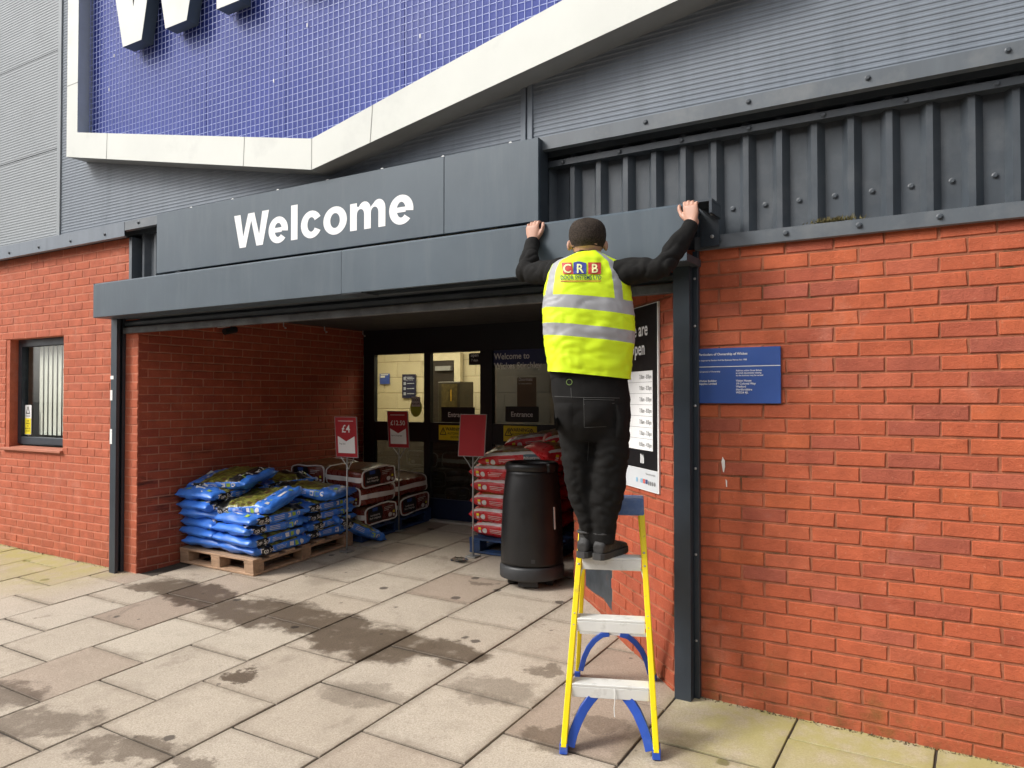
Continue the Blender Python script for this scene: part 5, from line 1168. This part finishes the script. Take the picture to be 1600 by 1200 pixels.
def cast(bvh, px, py, lift):
    d = ray(px, py).normalized(); h_ = bvh.ray_cast(CAM, d)
    return (h_[0] if h_[0] is not None else atW(px, py, 3.7)) - d*lift
vest = child('hivis_vest', vm_)
L_RED = M('logo_red', (.55, .05, .04), .6); L_BLU = M('logo_blue', (.035, .05, .30), .6); L_GRN = M('logo_green', (.03, .10, .09), .6)
def gridpoly(mb, pts_fn, nx, ny, mi=0):
    b0 = len(mb.v)
    for j in range(ny+1):
        for i in range(nx+1): mb.v.append(pts_fn(i/nx, j/ny))
    for j in range(ny):
        for i in range(nx): a = b0+j*(nx+1)+i; mb.f.append((a, a+1, a+nx+2, a+nx+1)); mb.m.append(mi)
for x0, x1, mi in ((877, 893, 0), (896, 916, 1), (919, 939, 0)):
    mb = MB(); gridpoly(mb, lambda u, v, x0=x0, x1=x1, mi=mi: cast(VB, x0+(x1-x0)*u+(1-v)*(0 if x0 > 890 else 3), 428-v*(18 if mi == 0 else 20-abs(u-.4)*5), .004), 6, 5, mi); child('logo_block', mb.mesh('logo_block', [L_RED, L_BLU], fix=False), vest)
LCR = M('logo_cream', (.8, .82, .4), .6)
for ch, xc in (('C', 886), ('R', 906), ('B', 929)): mb = MB(); lettering(mb, ch, 1., lambda a, b, xc=xc: cast(VB, xc+a*19, 426-b*19.5, .0065), .03, 'CENTER'); child('logo_letter', mb.mesh('logo_letter', [LCR], fix=False), vest)
mb = MB(); dv, _ = text2d('DOOR SYSTEMS LTD', 1., .02); x0, x1 = min(q[0] for q in dv), max(q[0] for q in dv)
lettering(mb, 'DOOR SYSTEMS LTD', 1., lambda a, b: cast(VB, 875.5+(a-x0)/(x1-x0)*64, 436.6-b*9.2, .0045), .02); tag(child('logo_caption', mb.mesh('logo_caption', [L_GRN], fix=False), vest), kind='stuff')
mb = MB(); gridpoly(mb, lambda u, v: cast(VB, 875+64*u, 439.8-v*1.3, .0045), 10, 1); child('logo_underline', mb.mesh('logo_underline', [L_RED], fix=False), vest)

# --- trousers
zt = .8372
fdir = Vector((.40, .917)); fR = Vector((-.062, .185)); fL = fR + Vector((-.917, .40))*.088
def ank(f0, k, z): q = f0 + fdir*k; return LF(q[0], q[1], zt+z)
def pxw(p): d = p-CAM; w_ = d.dot(FW); return 800+FPX*d.dot(RT)/w_, 600-FPX*d.dot(UP)/w_, w_
aR, aL = pxw(ank(fR, .065, .12)), pxw(ank(fL, .065, .12))
def pfold(c, nn):
    d = noise.noise(c*5)*.006 + noise.noise(Vector((c.x*11, c.y*11, c.z*6)))*.003
    z = c.z; k = math.exp(-((z-1.02)/.16)**2)*1.2 + math.exp(-((z-1.28)/.10)**2) + math.exp(-((z-1.48)/.09)**2)*.8
    for sg_, ph in ((1, 0), (-1, 9)):
        q = (c-MANB).dot(RT); rg = 1-abs(noise.noise(Vector((q*7+c.z*sg_*11+ph, c.y*5, c.z*13-q*sg_*9))))*2.6
        d -= max(0, rg)*.0055*k
    return d
mb = MB()
loft(mb, [(576, 864, 979, .105, 3.79), (600, 861, 982, .118, 3.79), (630, 863, 986, .132, 3.785), (660, 867, 987, .13, 3.79), (690, 873, 984, .10, 3.80)], 6, 36)
loft(mb, [(650, 867, 927, .105, 3.81), (690, 872, 926, .098, 3.82), (730, 878, 924, .088, 3.82+(aL[2]-3.82)*.35), (775, 886, 924, .076, 3.82+(aL[2]-3.82)*.6), (815, aL[0]-17, aL[0]+16, .062, aL[2]-.01), (840, aL[0]-14, aL[0]+14, .055, aL[2]), (856, aL[0]-15, aL[0]+15, .058, aL[2])], 5, 28)
loft(mb, [(650, 922, 987, .108, 3.78), (690, 925, 985, .102, 3.775), (730, 924, 981, .092, 3.77+(aR[2]-3.77)*.3), (775, 921, 975, .083, 3.77+(aR[2]-3.77)*.6), (815, aR[0]-20, aR[0]+22, .07, aR[2]), (838, aR[0]-18, aR[0]+19, .062, aR[2]), (850, aR[0]-18, aR[0]+18, .064, aR[2])], 5, 28)
tm = fuse(mb, 'trousers', [PANTS], .0095, 3, pfold)
bm = bmesh.new(); bm.from_mesh(tm); TB = BVHTree.FromBMesh(bm); bm.free()
tr = child('trousers', tm)
ST = M('stitch_grey', (.09, .09, .085), .8)
mb = MB()
def stitch(pts, r_=.0011):
    q = []
    for (x0, y0), (x1, y1) in zip(pts, pts[1:]):
        m_ = max(2, int(math.hypot(x1-x0, y1-y0)/4)); q += [cast(TB, x0+(x1-x0)*i/m_, y0+(y1-y0)*i/m_, .0012) for i in range(m_)]
    q.append(cast(TB, *pts[-1], .0012)); mb.tube(q, r_, 5)
stitch([(863, 619), (905, 621), (968, 622)]); stitch([(892, 606), (893, 622)]); stitch([(912, 624), (960, 625)]); stitch([(912, 632), (934, 632), (942, 638), (950, 631), (960, 630)]); stitch([(912, 622), (913, 668), (955, 666)]); stitch([(920, 690), (918, 720)], .0009)
tag(child('stitching', mb.mesh('stitching', [ST], True), tr), kind='stuff')
def patch(x0, y0, x1, y1, lift, nm, mat, nx=8, ny=8):
    m_ = MB(); g_ = [[cast(TB, x0+(x1-x0)*i/nx, y0+(y1-y0)*j/ny, lift*min(1, 3*min(i, nx-i, j, ny-j)/nx+.15)) for i in range(nx+1)] for j in range(ny+1)]
    b0 = 0; m_.v = [p for row in g_ for p in row]
    for j in range(ny):
        for i in range(nx): a = j*(nx+1)+i; m_.f.append((a, a+1, a+nx+2, a+nx+1)); m_.m.append(0)
    return child(nm, m_.mesh(nm, [mat], True), tr)
patch(913, 626, 958, 667, .012, 'back_pocket', PANTS); patch(962, 632, 982, 685, .022, 'holster_pocket', PANTS); patch(868, 630, 894, 672, .008, 'back_pocket', PANTS)
mb = MB(); mb.tube([cast(TB, 889.5+4.5*math.cos(k*math.pi/6), 597+4.5*math.sin(k*math.pi/6), .003) for k in range(13)], .0011, 5, False); child('waist_badge', mb.mesh('waist_badge', [M('badge_green', (.25, .4, .08), .6)]), tr)
# --- work boots
BOOT = M('boot_dark', (.022, .021, .020), .6, var=.4, scale=20, bump=.4, bscale=90); SOLE = M('boot_sole', (.035, .034, .033), .75, var=.3)
for f0 in (fR, fL):
    side = Vector((-fdir[1], fdir[0])); F = lambda d, s_, z: LF(f0[0]+fdir[0]*d+side[0]*s_, f0[1]+fdir[1]*d+side[1]*s_, zt+z)
    def sec(d, hw, z0, z1, n=20, e=2.6): zc, hz = (z0+z1)/2, (z1-z0)/2; return [F(d, hw*spow(math.cos(2*math.pi*j/n), 2/e), zc+hz*spow(math.sin(2*math.pi*j/n), 2/e)) for j in range(n)]
    mb = MB(); mb.rings([sec(0, .024, .02, .075), sec(.012, .033, .02, .09), (sec(.05, .038, .02, .105)), sec(.09, .039, .02, .105), sec(.13, .041, .02, .085), sec(.18, .046, .02, .07), sec(.225, .046, .02, .06), sec(.26, .038, .02, .052), sec(.28, .02, .022, .042)])
    mb.tube([F(.055, 0, .06), F(.057, 0, .12), F(.06, 0, .15)], [.040, .041, .043], 18)
    b_ = child('boot', fuse(mb, 'boot', [BOOT], .005, 3, lambda c, nn: noise.noise(c*40)*.0012))
    mb = MB(); out = [(-.008, .018), (.004, .032), (.04, .038), (.09, .037), (.14, .042), (.19, .049), (.235, .048), (.268, .038), (.288, .016)]
    lp_ = [(d, s_) for d, s_ in out]+[(d, -s_) for d, s_ in out[::-1]]; mb.rings([[F(d*k+.0*(1-k), s_*k2, z) for d, s_ in lp_] for k, k2, z in ((1, .97, .0005), (1, 1, .008), (1, 1, .026), (1, .95, .031))])
    child('sole', mb.mesh('sole', [SOLE], False), b_)
    mb = MB(); q = [F(.03+.0*k, .0, .1) for k in range(2)]; mb.tube([F(.055+.043*math.cos(t), .043*math.sin(t), .122) for t in [k*math.pi/8 for k in range(17)]], .007, 6, False); child('boot_cuff', mb.mesh('boot_cuff', [SOLE], True), b_)
